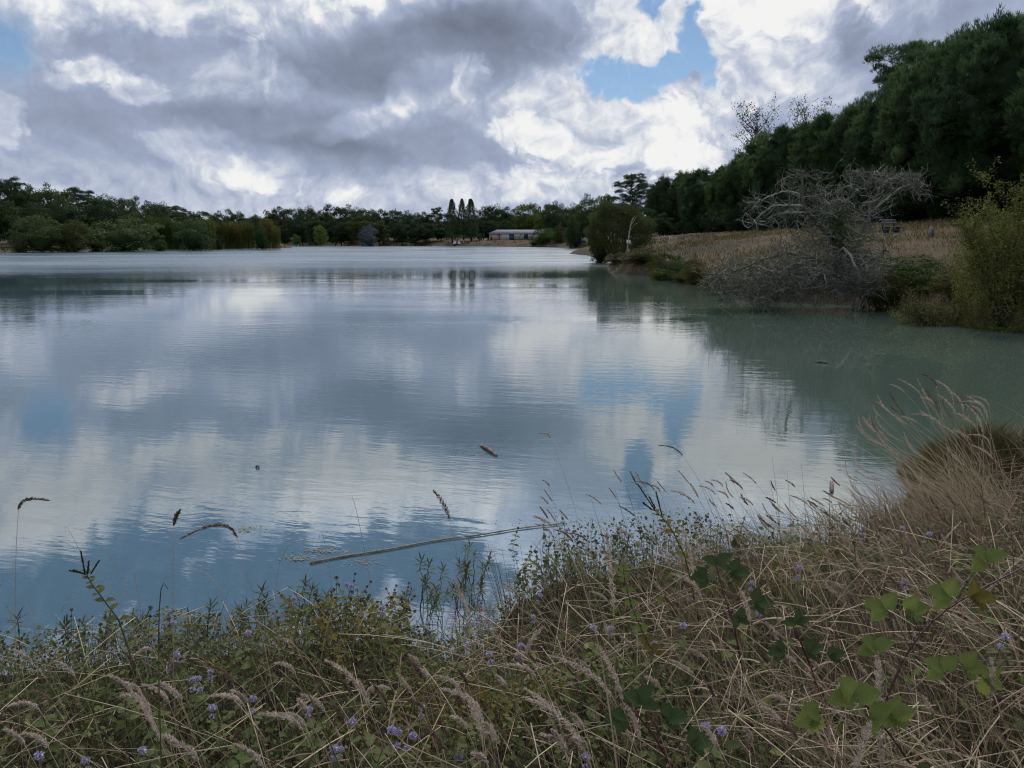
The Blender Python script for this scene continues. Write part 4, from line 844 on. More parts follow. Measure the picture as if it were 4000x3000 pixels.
# ------------------------------------------------------------------ the yellowing willow shrub at the right edge
def leafy_shrub(name, label, px, pytop, Y, halfw, n_stem, n_leaf, leaf, mat_, seed, depth=1.6, lean=0., base_px=None, low=.15):
    r_ = np.random.default_rng(seed); x = at(base_px or px, 940, Y)[0]; z = max(gz1(x, Y), .02); root = np.array([x, Y, z])
    h = top_h(px, pytop, x, Y, z); t = thing(name, label, 'shrub', tuple(root)); st = Geo(); pts = []; wts = []
    for k in range(n_stem):
        a = r_.uniform(0, 6.283); rr = math.sqrt(r_.random()); e = np.array([math.cos(a)*rr*halfw+lean, math.sin(a)*rr*depth, h*(1-.60*rr**2.4)*r_.uniform(.72, 1.02)])
        s_ = np.linspace(0, 1, 9)[:, None]; Q = np.array([math.cos(a)*.25*rr, math.sin(a)*.2*rr, -.05])*(1-s_)+e*s_
        Q[:, :2] *= (.55+.45*s_**.7); Q[1:-1] += r_.normal(size=(7, 3))*.05; st.tubes(Q[None], (.026*(1.05-.85*s_[:, 0]))[None], 5)
        for _ in range(9):
            b = Q[r_.integers(2, 9)]; W = wander(b, unit(e*np.array([.35, .35, .5])+r_.normal(size=3)*.8), r_.uniform(.3, .9), 6, .2, r_); W[:, 2] = np.maximum(W[:, 2], .02)
            st.tubes(W[None], np.linspace(.010, .003, 6)[None], 3); pts.append(W[1:])
        pts.append(Q[5:])
    tag(st.build('stems', M_BARK, t), kind='stuff')
    P = np.concatenate(pts); P = P[P[:, 2] > low*h]; c = P[r_.integers(0, len(P), n_leaf)]+r_.normal(size=(n_leaf, 3))*.085
    dr = unit(r_.normal(size=(n_leaf, 3))+np.array([0, 0, .35])); ns = n_leaf//2; dd = rand_dirs(ns); dd[:, 2] = np.abs(dd[:, 2])*1.1-.12; sh = dd*np.array([halfw*.98, depth*.98, h*.86])*rng.uniform(.55, 1.0, (ns, 1))**.5*(1+.12*np.sin(dd[:, :1]*9)*np.sin(dd[:, 2:]*7+1)); sh[:, 0] = sh[:, 0]*(.62+.38*np.clip(sh[:, 2]/(h*.45), 0, 1))+lean*.5; sh[:, 2] = np.maximum(sh[:, 2], .1*rng.random(ns)); c[:ns] = sh
    g = Geo().inst(LEAF*np.array([.8, 1.25, 1]), LF, align(dr, rand_dirs(n_leaf))*(r_.uniform(.6, 1.3, n_leaf)*leaf)[:, None, None], c)
    o = g.build('foliage', mat_, t); tag(o, kind='stuff'); return t, o
leafy_shrub('willow_shrub', 'yellow-green willow shrub at the right edge above the water', 3960, 655, 25.0, 2.1, 44, 46000, .058, M_YEL, 81, 1.7, .1, 3950, .10)
tt_, oo_ = leafy_shrub('creeping_shrub', 'low yellowish shrub spilling over the water left of the willow shrub', 3640, 1165, 26.0, 1.5, 26, 5000, .045, M_YEL, 82, .6, 0, 3650, .05)
# low sedgy shrubs along the water, left to right
for i, (px, py, Y, w_, m_, col, lab) in enumerate([
    (2420,985,70,110,'olive',(.75,.65,.5),'twiggy brownish scrub at the foot of the dead birch'), (2520,962,64,150,'olive',(.85,.85,.5),'olive scrub right of the dead birch'), (2600,985,60,150,'olive',(.7,.72,.42),'dull olive scrub near the rounded point'),
    (2470,1030,66,130,'olive',(.7,.68,.5),'brown reedy scrub at the water right below the dead birch'), (2800,1075,44,130,'olive',(.75,.66,.42),'tan scrub along the water left of the dead willow skirt'), (2680,1050,52,120,'olive',(.62,.66,.42),'dull green scrub at the water midway along the right shore'),
    (2650,1015,55,110,'oak',(.7,.8,.5),'dark green scrub hanging over the waterline left of the tall dry grass'), (2585,1042,55,90,'yel',(.55,.62,.4),'low yellowish sedge clump at the water left of the dead willow'), (2720,1010,50,120,'olive',(.95,.8,.5),'tan-green scrub before the dry grass slope'),
    (3560,985,34,260,'oak',(.75,.8,.4),'dark green bramble mound behind the dead willow'), (3480,1070,31,200,'olive',(.6,.6,.35),'brown-green bramble mound right of the dead willow'), (3640,1030,30,220,'oak',(.8,.8,.4),'olive bramble mound between dead willow and willow shrub'), (3760,1060,28,220,'olive',(.7,.66,.36),'brown-green mound under the left side of the willow shrub'),
    (3000,1060,37,240,'oak',(.6,.62,.4),'dark scrub beneath the left arm of the dead willow'), (3180,1010,37,280,'olive',(.55,.52,.36),'dark brownish scrub under the middle of the dead willow'), (3330,960,37,240,'olive',(.5,.48,.33),'tallest dark scrub behind the trunk of the dead willow'), (2860,1090,40,160,'olive',(.7,.62,.42),'low tan scrub at the left foot of the dead willow')]):
    x = at(px, 940, Y)[0]; z = max(gz1(x, Y), .02); h = max(.5, top_h(px, py, x, Y, z)); t = thing('bank_scrub', lab, 'scrub', (x, Y, z-.1), i*1.3, 'scrub along the right waterline', (w_/FPX*Y/1.3,)*2+(h,))
    c = obj('foliage', BUSH[m_][i % 2][0], t); c.color = (*col, 1)

# ------------------------------------------------------------------ grass of the slopes (nobody could count it)
M_STRAW = foliage('dry_grass', [(.15, (.055,.046,.022)), (.42, (.15,.105,.054)), (.62, (.29,.195,.108)), (.9, (.43,.31,.18))], .3, False, .16)
M_GRASS = foliage('green_grass', [(.1, (.025,.030,.012)), (.5, (.068,.075,.026)), (.85, (.15,.135,.055))], .3, False, .3)
def slope_grass(name, m_, X, Yv, H, W, lean, nseg=3):
    n = len(X); z = ground_z(X, Yv); ok = lake_sd(X, Yv) > .1; X, Yv, z, H, W = X[ok], Yv[ok], z[ok], H[ok], W[ok]; n = len(X)
    B = np.stack([X, Yv, z-.03], 1); t = np.linspace(0, 1, nseg+1); dr = rng.normal(size=(n, 2))*.35+np.array(lean)
    P = np.stack([B[:, :1]+dr[:, :1]*H[:, None]*t**1.8, B[:, 1:2]+dr[:, 1:]*H[:, None]*t**1.8, B[:, 2:]+H[:, None]*t*(1-.18*t)], -1)
    prof = np.interp(t, [0, .5, 1], [.8, 1, .15]); a = rng.uniform(-.9, .9, n); side = np.stack([np.cos(a), np.sin(a), 0*a], 1)
    return tag(Geo().ribbons(P, W[:, None]*prof, side).build(name, m_), kind='stuff')
def fan(n, y0, y1, px0, px1, pw=.5):
    Y = y0*(y1/y0)**(rng.random(n)**pw if pw else rng.random(n)); px = rng.uniform(px0, px1, n); return (px-2000)/FPX*Y*1.02, Y
n = 52000; X, Yv = fan(n, 24, 150, 2350, 4350, .8); patch = np.sin(X*.35+1)*np.sin(Yv*.21)+rng.normal(size=n)*.5
H = rng.uniform(.12, .42, n)*(1+.5*(np.sin(X*.8+Yv*.3)*np.sin(Yv*.5) > .55)); W = .009+Yv*.00038; bx = at(3482, 905, 58.)[0]; keep = (patch > -.2) & ~((np.abs(X-bx*Yv/58.) < 1.5) & (Yv > 49) & (Yv < 59.5))
slope_grass('dry_grass', M_STRAW, X[keep], Yv[keep], H[keep], W[keep], (-.25, 0))
n = 40000; X, Yv = fan(n, 23, 130, 2350, 4350, .9); s_ = lake_sd(X, Yv); p_ = np.sin(X*.35+1)*np.sin(Yv*.21)+rng.normal(size=n)*.45; keep = (p_ < .05) | (s_ < 3.5+rng.normal(size=n))
slope_grass('green_grass', M_GRASS, X[keep], Yv[keep], rng.uniform(.15, .5, keep.sum()), .014+Yv[keep]*.0006, (-.2, 0))
n = 9000; px = rng.uniform(-200, 2330, n); Yv = rng.uniform(170, 352, n); X = (px-2000)/FPX*Yv; s_ = lake_sd(X, Yv); keep = (s_ > .1) & (s_ < 7)
slope_grass('bank_grass', M_GRASS, X[keep], Yv[keep], rng.uniform(.3, .9, keep.sum()), np.full(keep.sum(), .35), (-.1, 0), 2)

# ------------------------------------------------------------------ the near bank
def herb(name, stops, transl=.35, scale=2.5): return foliage(name, stops, transl, False, scale)
M_MINT = herb('mint_leaf', [(.08, (.045,.036,.020)), (.25, (.045,.055,.018)), (.5, (.088,.105,.036)), (.85, (.19,.20,.075))])
M_MINTY = herb('yellowed_mint_leaf', [(.1, (.055,.050,.012)), (.5, (.125,.105,.022)), (.85, (.22,.16,.032))], .4)
M_STEMG = plain('green_stem', (.06, .07, .025), .7, .2, .3, 20)
M_STEMR = plain('reddish_stem', (.10, .050, .040), .7, .2, .3, 20)
M_STEMD = plain('dark_rush', (.018, .024, .012), .6, .3, .3, 12)
M_STEMS = foliage('straw_stem', [(.1, (.22,.16,.09)), (.5, (.42,.33,.21)), (.85, (.62,.51,.34))], .2, False, 3)
M_STRAWN = foliage('straw', [(.08, (.050,.034,.022)), (.36, (.135,.092,.060)), (.66, (.32,.23,.15)), (.95, (.58,.45,.32))], .25, False, 1.4)
M_SEED = foliage('seed_head', [(.1, (.28,.215,.16)), (.5, (.50,.40,.31)), (.85, (.68,.58,.47))], .3, False, 30)
M_SEEDB = foliage('brown_seed_head', [(.1, (.09,.06,.035)), (.5, (.18,.125,.08)), (.85, (.29,.21,.14))], .25, False, 30)
M_LILAC = foliage('lilac_petals', [(.05, (.10,.06,.14)), (.4, (.38,.32,.46)), (.85, (.66,.61,.72))], .35, False, 60)
M_BROWNW = foliage('brown_whorl', [(.1, (.045,.030,.024)), (.5, (.095,.065,.050)), (.85, (.16,.115,.085))], .1, False, 60)
M_BRAM = herb('bramble_leaf', [(.1, (.060,.082,.018)), (.5, (.15,.18,.045)), (.85, (.27,.29,.085))], .45, 28)
M_BRAMD = herb('dark_bramble_leaf', [(.1, (.020,.032,.012)), (.5, (.048,.070,.024)), (.85, (.095,.125,.042))], .3, 28)
M_CANE = plain('purple_cane', (.060, .020, .022), .5, .3, .3, 20)
M_GRN = herb('fresh_grass', [(.1, (.040,.052,.014)), (.5, (.11,.125,.034)), (.85, (.22,.22,.07))], .35)
M_HEATH = foliage('broom_twigs', [(.1, (.035,.036,.013)), (.5, (.085,.080,.028)), (.85, (.17,.135,.05))], .25, False, 3)

def Yof(py): return float(np.interp(py, [1650, 1900, 2100, 2300, 2500, 2700, 2900, 3000], [9.2, 6.7, 5.5, 4.25, 3.3, 2.6, 2.02, 1.8]))
OVF = [(0,1,6,6),(1,2,7,6),(2,3,7,7),(0,6,5,5),(6,7,4,5),(7,3,4,4)]
def ovate(wd=.62, fold=.12, tipz=-.10):
    return np.array([(0,0,0),(-wd*.46,.28,fold),(-wd*.36,.68,fold*.7+tipz*.5),(0,1,tipz),(wd*.36,.68,fold*.7+tipz*.5),(wd*.46,.28,fold),(0,.30,0),(0,.68,tipz*.4)])
OVT = np.array([(0,1,6),(1,2,7),(1,7,6),(2,3,7),(0,6,5),(6,7,4),(6,4,5),(7,3,4)])
def scatter(n, x0, x1, y0, y1, f=None):
    """spots on the near bank, thicker towards the camera (seen largest there)"""
    y = y0*(y1/y0)**rng.random(n); x = rng.uniform(x0, x1, n)*(.9+.10*y)
    s = lake_sd(x, y); ok = (s > .0) & (np.abs(x) < .78*y+1.3)
    if f is not None: ok &= f(x, y)
    return x[ok], y[ok]
def dryness(x, y): return sstep(-.9, .9, x-.15+.55*np.sin(y*1.7+x)+.4*np.sin(x*3.1-y))

# --- bulk cover nobody could count
CT4 = np.array([(0,1,2),(0,2,3)])
def canopy(x, y):
    """height of the leafy plants over the bank"""
    g = lambda cx, cy, r: np.exp(-((x-cx)**2+(y-cy)**2)/(r*r))
    return (.24+.10*np.sin(x*2.3+1)*np.sin(y*2.9)+.07*np.sin(x*5.1)*np.sin(y*4.3+2)+.30*g(.35, 5.7, .9)+.16*g(1.3, 6.2, .8)+.20*g(-1.05, 4.75, .5)+.10*g(-2.6, 4.3, .8))*sstep(-.05, .22, lake_sd(x, y))
def ground_cover():
    x, y = scatter(230000, -6.5, 8, 1.2, 9.5); d = dryness(x, y)*(1-np.exp(-((x-.5)**2+(y-5.7)**2)/1.6)); k = rng.random(len(x)) < (1-.42*d); x, y, d = x[k], y[k], d[k]
    n = len(x); z = ground_z(x, y)+.03+canopy(x, y)*(1-.45*d)*rng.random(n)**.55; P = np.stack([x, y, z], 1)
    nr = unit(rng.normal(size=(n, 3))*.6+np.array([0, -.25, .85])); M = frames(nr)*(rng.uniform(.013, .036, n)*(.85+.05*y))[:, None, None]
    yel = (np.sin(x*1.9+2)*np.sin(y*2.3+.6)+1.3*np.exp(-((x+1.05)**2+(y-4.75)**2)/.35)+rng.normal(size=n)*.35) > .78
    T = np.array([(0,0,0),(-.34,.42,.09),(0,1,-.08),(.34,.42,.09)])
    tag(Geo().inst(T, CT4, M[~yel], P[~yel]).build('ground_cover', M_MINT), kind='stuff'); tag(Geo().inst(T, CT4, M[yel], P[yel]).build('yellowing_ground_cover', M_MINTY), kind='stuff')
    # thin stems under the leaves
    j = rng.permutation(n)[:9000]; m = len(j); b = np.stack([x[j], y[j], ground_z(x[j], y[j])-.02], 1); e = P[j]; P3 = np.stack([b, b*.5+e*.5, e], 1); P3[:, 1:, :2] += rng.normal(size=(m, 2, 2))*.02
    tag(Geo().tubes(P3, np.tile([.0022, .0018, .0010], (m, 1)), 3).build('plant_stems', M_STEMR), kind='stuff')
def blades(name, m_, x, y, H, W, lean, jit, K=5, droop=.5, z0=0.):
    n = len(x); t = np.linspace(0, 1, K); z = ground_z(x, y); dr = rng.normal(size=(n, 2))*jit+np.array(lean); dp = droop*rng.random(n)
    P = np.stack([x[:, None]+dr[:, :1]*H[:, None]*t**1.6, y[:, None]+dr[:, 1:]*H[:, None]*t**1.6, (z-.02)[:, None]+z0+H[:, None]*(t-dp[:, None]*t**2.4*.8)], -1)
    prof = np.interp(t, [0, .6, 1], [1, .8, .15]); a = rng.uniform(-1.2, 1.2, n); side = np.stack([np.cos(a), np.sin(a), rng.normal(size=n)*.3], 1)
    return tag(Geo().ribbons(P, W[:, None]*prof, unit(side)).build(name, m_), kind='stuff')
def cover():
    ground_cover()
    x, y = scatter(46000, -6, 8.5, 1.2, 10.5); d = dryness(x, y); cl = sstep(-.7, .5, np.sin(x*4.3+y)*np.sin(y*3.7-x*.6)+.5*np.sin(x*9.1)*np.sin(y*8.3)); k = rng.random(len(x)) < .14+.86*d*(.30+.70*cl); x, y = x[k], y[k]; n = len(x)
    edge = sstep(.0, .7, lake_sd(x, y)); H = rng.uniform(.22, .62, n)*(.55+.45*edge)*(1+.25*sstep(2, 4, x)); blades('straw_grass', M_STRAWN, x, y, H, rng.uniform(.0022, .0058, n)*(.75+.14*y), (-.34, .05), .33, 5, .35)
    x, y = scatter(30000, -6, 8, 1.2, 9); n = len(x); blades('green_grass', M_GRN, x, y, rng.uniform(.15, .42, n), rng.uniform(.003, .006, n), (-.2, 0), .45, 5, .6)
    # broken stems lying every way over the plants
    x, y = scatter(8500, -5.5, 7.5, 1.3, 8); k = rng.random(len(x)) < .42+.58*dryness(x, y); x, y = x[k], y[k]; n = len(x)
    a = rng.uniform(0, 6.283, n); L = rng.uniform(.2, .65, n); z = ground_z(x, y)+rng.uniform(.10, .38, n); tl = rng.normal(size=n)*.16; t = np.linspace(-.5, .5, 4)
    P = np.stack([x[:, None]+np.cos(a)[:, None]*L[:, None]*t, y[:, None]+np.sin(a)[:, None]*L[:, None]*t, z[:, None]+tl[:, None]*t*L[:, None]*2-.05*t**2], -1)
    tag(Geo().tubes(P, np.tile(rng.uniform(.0012, .0025, n)[:, None], (1, 4)), 3).build('fallen_straw', M_STEMS), kind='stuff')
cover()
def dead_leaves():
    x, y = scatter(5500, -5, 7.5, 1.25, 8); k = rng.random(len(x)) < .30+.70*dryness(x, y); x, y = x[k], y[k]; n = len(x); t = np.linspace(0, 1, 6); a = rng.uniform(0, 6.283, n); L = rng.uniform(.12, .34, n); z = ground_z(x, y)+rng.uniform(.05, .34, n); up = rng.uniform(-.2, .9, n)
    P = np.stack([x[:, None]+np.cos(a)[:, None]*L[:, None]*t, y[:, None]+np.sin(a)[:, None]*L[:, None]*t, z[:, None]+L[:, None]*(up[:, None]*t-(up[:, None]+.35)*t**2.2)], -1)
    s_ = unit(np.stack([-np.sin(a), np.cos(a), rng.normal(size=n)*.5], 1)); tag(Geo().ribbons(P, rng.uniform(.004, .0095, n)[:, None]*np.interp(t, [0, .4, 1], [.7, 1, .1]), s_).build('withered_blades', M_STRAWN), kind='stuff')
dead_leaves()
def broad_leaves():
    x, y = scatter(5200, -4, 8, 1.25, 8.5); d = dryness(x, y); pt = np.sin(x*2.7+.5)*np.sin(y*3.3+1)+rng.normal(size=len(x))*.4; k = (d > .35) & (pt > .05); x, y = x[k], y[k]; n = len(x)
    P = np.stack([x, y, ground_z(x, y)+rng.uniform(.12, .36, n)], 1); M = frames(unit(rng.normal(size=(n, 3))*.5+np.array([0, -.45, .8])))*rng.uniform(.035, .068, n)[:, None, None]
    h = rng.random(n) < .7; tag(Geo().inst(ovate(.74, .10, -.16), OVT, M[h], P[h]).build('broad_leaf_cover', M_MINT), kind='stuff'); tag(Geo().inst(ovate(.66, .10, -.16), OVT, M[~h], P[~h]).build('bright_leaf_cover', M_BRAM), kind='stuff')
broad_leaves()

# --- water mint: stem, opposite leaves, lilac or brown flower whorls
def whorl(r_, R0, n, petal):
    g = Geo(); d = unit(r_.normal(size=(n, 3))); pos = d*R0*r_.uniform(.5, 1, (n, 1))*np.array([1, 1, .85])
    return g.inst(LEAF*np.array([1, 1.3, 1]), LF, align(unit(d+r_.normal(size=(n, 3))*.35), rand_dirs(n))*(r_.uniform(.7, 1.3, n)*petal)[:, None, None], pos)
MINT_LEAF = {m_.name: [Geo().add(ovate(.66, .10, -.12), OVT).mesh('leaf', m_), Geo().add(ovate(.75, .05, -.22), OVT).mesh('leaf', m_)] for m_ in (M_MINT, M_MINTY)}
_r = np.random.default_rng(9)
FLOWER = [whorl(_r, .0165, 120, .0075).mesh('flower_head', M_LILAC), whorl(_r, .0135, 100, .007).mesh('flower_head', M_LILAC)]
BROWNF = [whorl(_r, .0115, 70, .006).mesh('seed_whorl', M_BROWNW), whorl(_r, .0095, 60, .006).mesh('seed_whorl', M_BROWNW)]
def place_leaf(me, parent, loc, ydir, nrm, s, name='leaf'):
    o = obj(name, me, parent); M = align(np.array([ydir]), np.array([nrm]))[0]*s
    o.matrix_local = Matrix(((*M[0], loc[0]), (*M[1], loc[1]), (*M[2], loc[2]), (0, 0, 0, 1))); return o
def mint_proto(seed, H, yellow, flower):
    r_ = np.random.default_rng(seed); t = thing('water_mint', 'x', 'mint plant', (0, 0, 0)); m_ = M_MINTY if yellow else M_MINT
    u = np.linspace(0, 1, 6); ln = r_.normal(size=2)*.06; P = np.stack([ln[0]*u**2, ln[1]*u**2, H*u], 1); P[0, 2] = -.03
    Geo().tubes(P[None], np.full((1, 6), .0018), 4).build('stem', M_STEMR if r_.random() < .6 else M_STEMG, t)
    k = int(H/.052); a = r_.uniform(0, 6.28)
    for i in range(1, k):
        f = .12+.80*i/k; p = np.array([ln[0]*f*f, ln[1]*f*f, H*f]); a += 1.57+r_.normal()*.2; s = (.036+.024*math.sin(f*2.6))*r_.uniform(.8, 1.15)
        for q in (0, math.pi):
            dr = np.array([math.cos(a+q), math.sin(a+q), r_.uniform(-.35, .25)]); place_leaf(MINT_LEAF[m_.name][i % 2], t, p, dr, np.array([-dr[0]*.3, -dr[1]*.3, 1]), s)
    top = P[-1]
    if flower == 'lilac':
        obj('flower_head', FLOWER[0], t, tuple(top)); 
        if r_.random() < .7: f = .87; o = obj('flower_head', FLOWER[1], t, (ln[0]*f*f, ln[1]*f*f, H*f))
    elif flower == 'brown':
        obj('seed_whorl', BROWNF[0], t, tuple(top)); obj('seed_whorl', BROWNF[1], t, (ln[0]*.8, ln[1]*.8, H*.9))
    return t
MINTS = {('lilac', 0): [mint_proto(700+i, h, False, 'lilac') for i, h in enumerate((.30, .38, .45))], ('brown', 0): [mint_proto(710+i, h, False, 'brown') for i, h in enumerate((.34, .44))],
         ('brown', 1): [mint_proto(720+i, h, True, 'brown') for i, h in enumerate((.36, .44))], ('none', 0): [mint_proto(730+i, h, False, 'none') for i, h in enumerate((.26, .34))]}
MLAB = {('lilac', 0): ('lilac-flowered water mint among the bank plants', 'lilac-flowered water mint'), ('brown', 0): ('green water mint with brown seed whorls on the near bank', 'brown-headed water mint'),
        ('brown', 1): ('yellowing water mint with brown whorls at the near waterline', 'yellowing water mint'), ('none', 0): ('flowerless green water mint low on the near bank', 'flowerless water mint')}
used = set()
def put_mint(kind, i, x, y, s=1., dz=0., label=None):
    src = MINTS[kind][i % len(MINTS[kind])]; key = (kind, i % len(MINTS[kind]))
    o = src if key not in used else copy_tree(src); used.add(key)
    o.location = (x, y, gz1(x, y)+dz); o.rotation_euler = (rng.normal()*.12, -.10+rng.normal()*.12, rng.uniform(0, 6.28)); o.scale = (s,)*3
    o['label'] = label or MLAB[kind][0]; o['group'] = MLAB[kind][1]; return o
def head_at(px, py, kind, i, s=1., label=None):     # a plant whose head stands at this spot of the photograph
    src = MINTS[kind][i % len(MINTS[kind])]; H = max(c.location.z for c in src.children)*s
    Y = Yof(py); 
    for _ in range(8):
        p = at(px, py, Y); e = p[2]-H-gz1(p[0], Y); Y += .45*e/ .55
    return put_mint(kind, i, p[0], Y, s, 0., label)
LIL = [(780,2640),(790,2685),(152,2945),(385,2965),(585,2420),(872,2490),(660,2580),(757,2615),(625,2740),(790,2780),(950,2765),(905,2790),(1132,2738),(1335,2843),(1368,2870),(1285,2885),(1388,2262),(1408,2278),(1235,2345),(1102,2318),(1295,2290),(1905,2405),(1932,2530),(1488,2400),
       (2065,2390),(2052,2300),(2600,2175),(2615,2160),(2630,2172),(2805,2365),(2930,2290),(2840,2845),(2640,2835),(2290,2990),(2505,2530),(2690,2415),(2400,2460),(2010,2510),(2180,2055),(2210,2170),(2785,2040),(3470,2040),(3330,2110),(3110,2235),(3600,2085),(3590,2300),(3880,2450),(1780,2410),(1620,2780),(1525,2890),(1510,2780),(1720,2920),(1460,2890),(2330,2520),(1000,2520),(700,2500)]
for i, (px, py) in enumerate(LIL): head_at(px, py, ('lilac', 0), i, 1.0 if py < 2600 else .95, None)
x, y = scatter(900, -5, 5, 1.5, 6.5, lambda x, y: dryness(x, y) < .5); sel = rng.permutation(len(x))[:120]
for i, j in enumerate(sel): put_mint([('brown', 0), ('none', 0), ('none', 0), ('brown', 0)][i % 4], i, x[j], y[j], rng.uniform(.75, 1.05))
for i in range(34): px = rng.uniform(1120, 1640); head_at(px, rng.uniform(2230, 2420), ('brown', 1), i, rng.uniform(.85, 1.1))
for i in range(26): head_at(rng.uniform(1980, 2560), rng.uniform(2010, 2180), ('brown', 0), i, rng.uniform(.85, 1.1))
for i in range(18): head_at(rng.uniform(2600, 3450), rng.uniform(1990, 2140), ('brown', 0), i, rng.uniform(.8, 1.))

# --- narrow-leaved plants standing in the shallows
def rosette_proto(seed):
    r_ = np.random.default_rng(seed); t = thing('water_primrose', 'narrow-leaved plant with star rosettes standing in the near shallows', 'water plant', (0, 0, 0), 0, 'narrow-leaved water plants')
    for k in range(r_.integers(2, 4)):
        a = r_.uniform(0, 6.28); H = r_.uniform(.20, .38); u = np.linspace(0, 1, 6); b = np.array([math.cos(a), math.sin(a)])*.06
        P = np.stack([b[0]*(1+u), b[1]*(1+u), H*u], 1); P[0, 2] = -.12; P[1:-1, :2] += r_.normal(size=(4, 2))*.008; Geo().tubes(P[None], np.linspace(.0035, .002, 6)[None], 4).build('stem', M_STEMR, t)
        n = 16; an = np.arange(n)*2.4; el = np.linspace(-.35, 1.0, n); d = np.stack([np.cos(an)*np.cos(el), np.sin(an)*np.cos(el), np.sin(el)], 1)
        base = P[-1]+np.stack([0*el, 0*el, (el-1)*.045], 1); Geo().inst(ovate(.17, .01, -.10), OVT, align(d, np.tile([0, 0, 1.], (n, 1))+rng.normal(size=(n, 3))*.1)*(r_.uniform(.05, .075, n))[:, None, None], base).build('leaf_rosette', M_MINT, t)
    return t
ROS = [rosette_proto(740+i) for i in range(4)]
spots = [(452,2450),(500,2475),(560,2430),(640,2420),(690,2445),(740,2470),(800,2400),(850,2405),(905,2380),(960,2370),(985,2345),(1060,2335),(1120,2330),(1165,2345),(1210,2320),(1560,2265),(1600,2255),(1665,2245),(1690,2300),(1640,2330),(1780,2230),(1845,2240),(1800,2120),(1850,2165),(1870,2280),(1830,2310),(380,2470),(330,2490),(250,2510),(60,2530),(1720,2340),(1760,2300),(1890,2330),(1000,2370),(780,2430)]
for i, (px, py) in enumerate(spots):
    o = ROS[i] if i < 4 else copy_tree(ROS[i % 4]); p = onplane(px, py+22, .24); o.location = (p[0], p[1], max(0., gz1(p[0], p[1]))); o.rotation_euler = (0, 0, i*1.7); o.scale = (rng.uniform(.75, 1.25),)*3

# --- seed-headed grass
def seed_head(Pc, r_, R0, m_, tight=1.):
    """fuzzy head around the polyline Pc"""
    R0 = R0*r_.uniform(.75, 1.15)
    L = np.linalg.norm(np.diff(Pc, axis=0), axis=1).sum(); n = int(260*tight+900*L); u = r_.random(n); idx = u*(len(Pc)-1)
    c = np.stack([np.interp(idx, np.arange(len(Pc)), Pc[:, i]) for i in range(3)], 1); ax = unit(Pc[-1]-Pc[0])
    rad = R0*np.sin(np.clip(u*.93+.07, 0, 1)*math.pi)**.6*(1+.30*np.sin(u*34+r_.uniform(0, 6)))*r_.uniform(.25, 1.1, n)
    d = unit(np.cross(unit(r_.normal(size=(n, 3))), ax)); dirs = unit(ax*1.1+d*.75+r_.normal(size=(n, 3))*.25)
    return Geo().inst(LEAF*np.array([.55, 1.7, 1]), LF, align(dirs, rand_dirs(n))*(r_.uniform(.0045, .0085, n))[:, None, None], c+d*rad[:, None]).mesh('seed_head', m_)
def stalk(root, mid, hb, ht, R0, label, m_=M_SEED, stem=.0013, group=None, sm=M_STEMS):
    """one stalk through four points of the place: foot, bend, foot of the head, tip"""
    r_ = np.random.default_rng(int(abs(hb[0]*1000+hb[2]*777)) % 99999); u = np.linspace(0, 1, 9)[:, None]
    C = (1-u)**2*root+2*u*(1-u)*mid+u**2*hb; t = thing('grass_stalk', label, 'grass stalk', tuple(root), 0, group)
    tipd = unit(hb-mid); v = np.linspace(0, 1, 7)[:, None]; L = np.linalg.norm(ht-hb); Hd = (1-v)**2*hb+2*v*(1-v)*(hb+tipd*L*.5)+v**2*ht
    Geo().tubes((C-root)[None], np.linspace(stem, stem*.7, 9)[None], 4).build('stem', sm, t); obj('seed_head', seed_head(Hd-root, r_, R0, m_), t); return t
def stalk_px(hb, ht, R0, label, Y=None, root_px=None, m_=M_SEED, dY=0., stem=.0013, group='seed-headed grass stalks'):
    Y = Y or Yof(max(hb[1], ht[1]))+.0; b, e = at(*hb, Y), at(*ht, Y+dY); d = (b-e); d = d/np.linalg.norm(d)
    if root_px: g = np.array([at(root_px[0], 2500, Y)[0], Y, 0.]); 
    else: g = b+np.array([d[0]*.35+.10, -.10, 0])
    g[2] = gz1(g[0], g[1])-.02; g[2] = max(g[2], -.2); mid = (b*.55+g*.45)+np.array([d[0]*.05, 0, .06]); stalk(g, mid, b, e, R0, label, m_, stem, group)
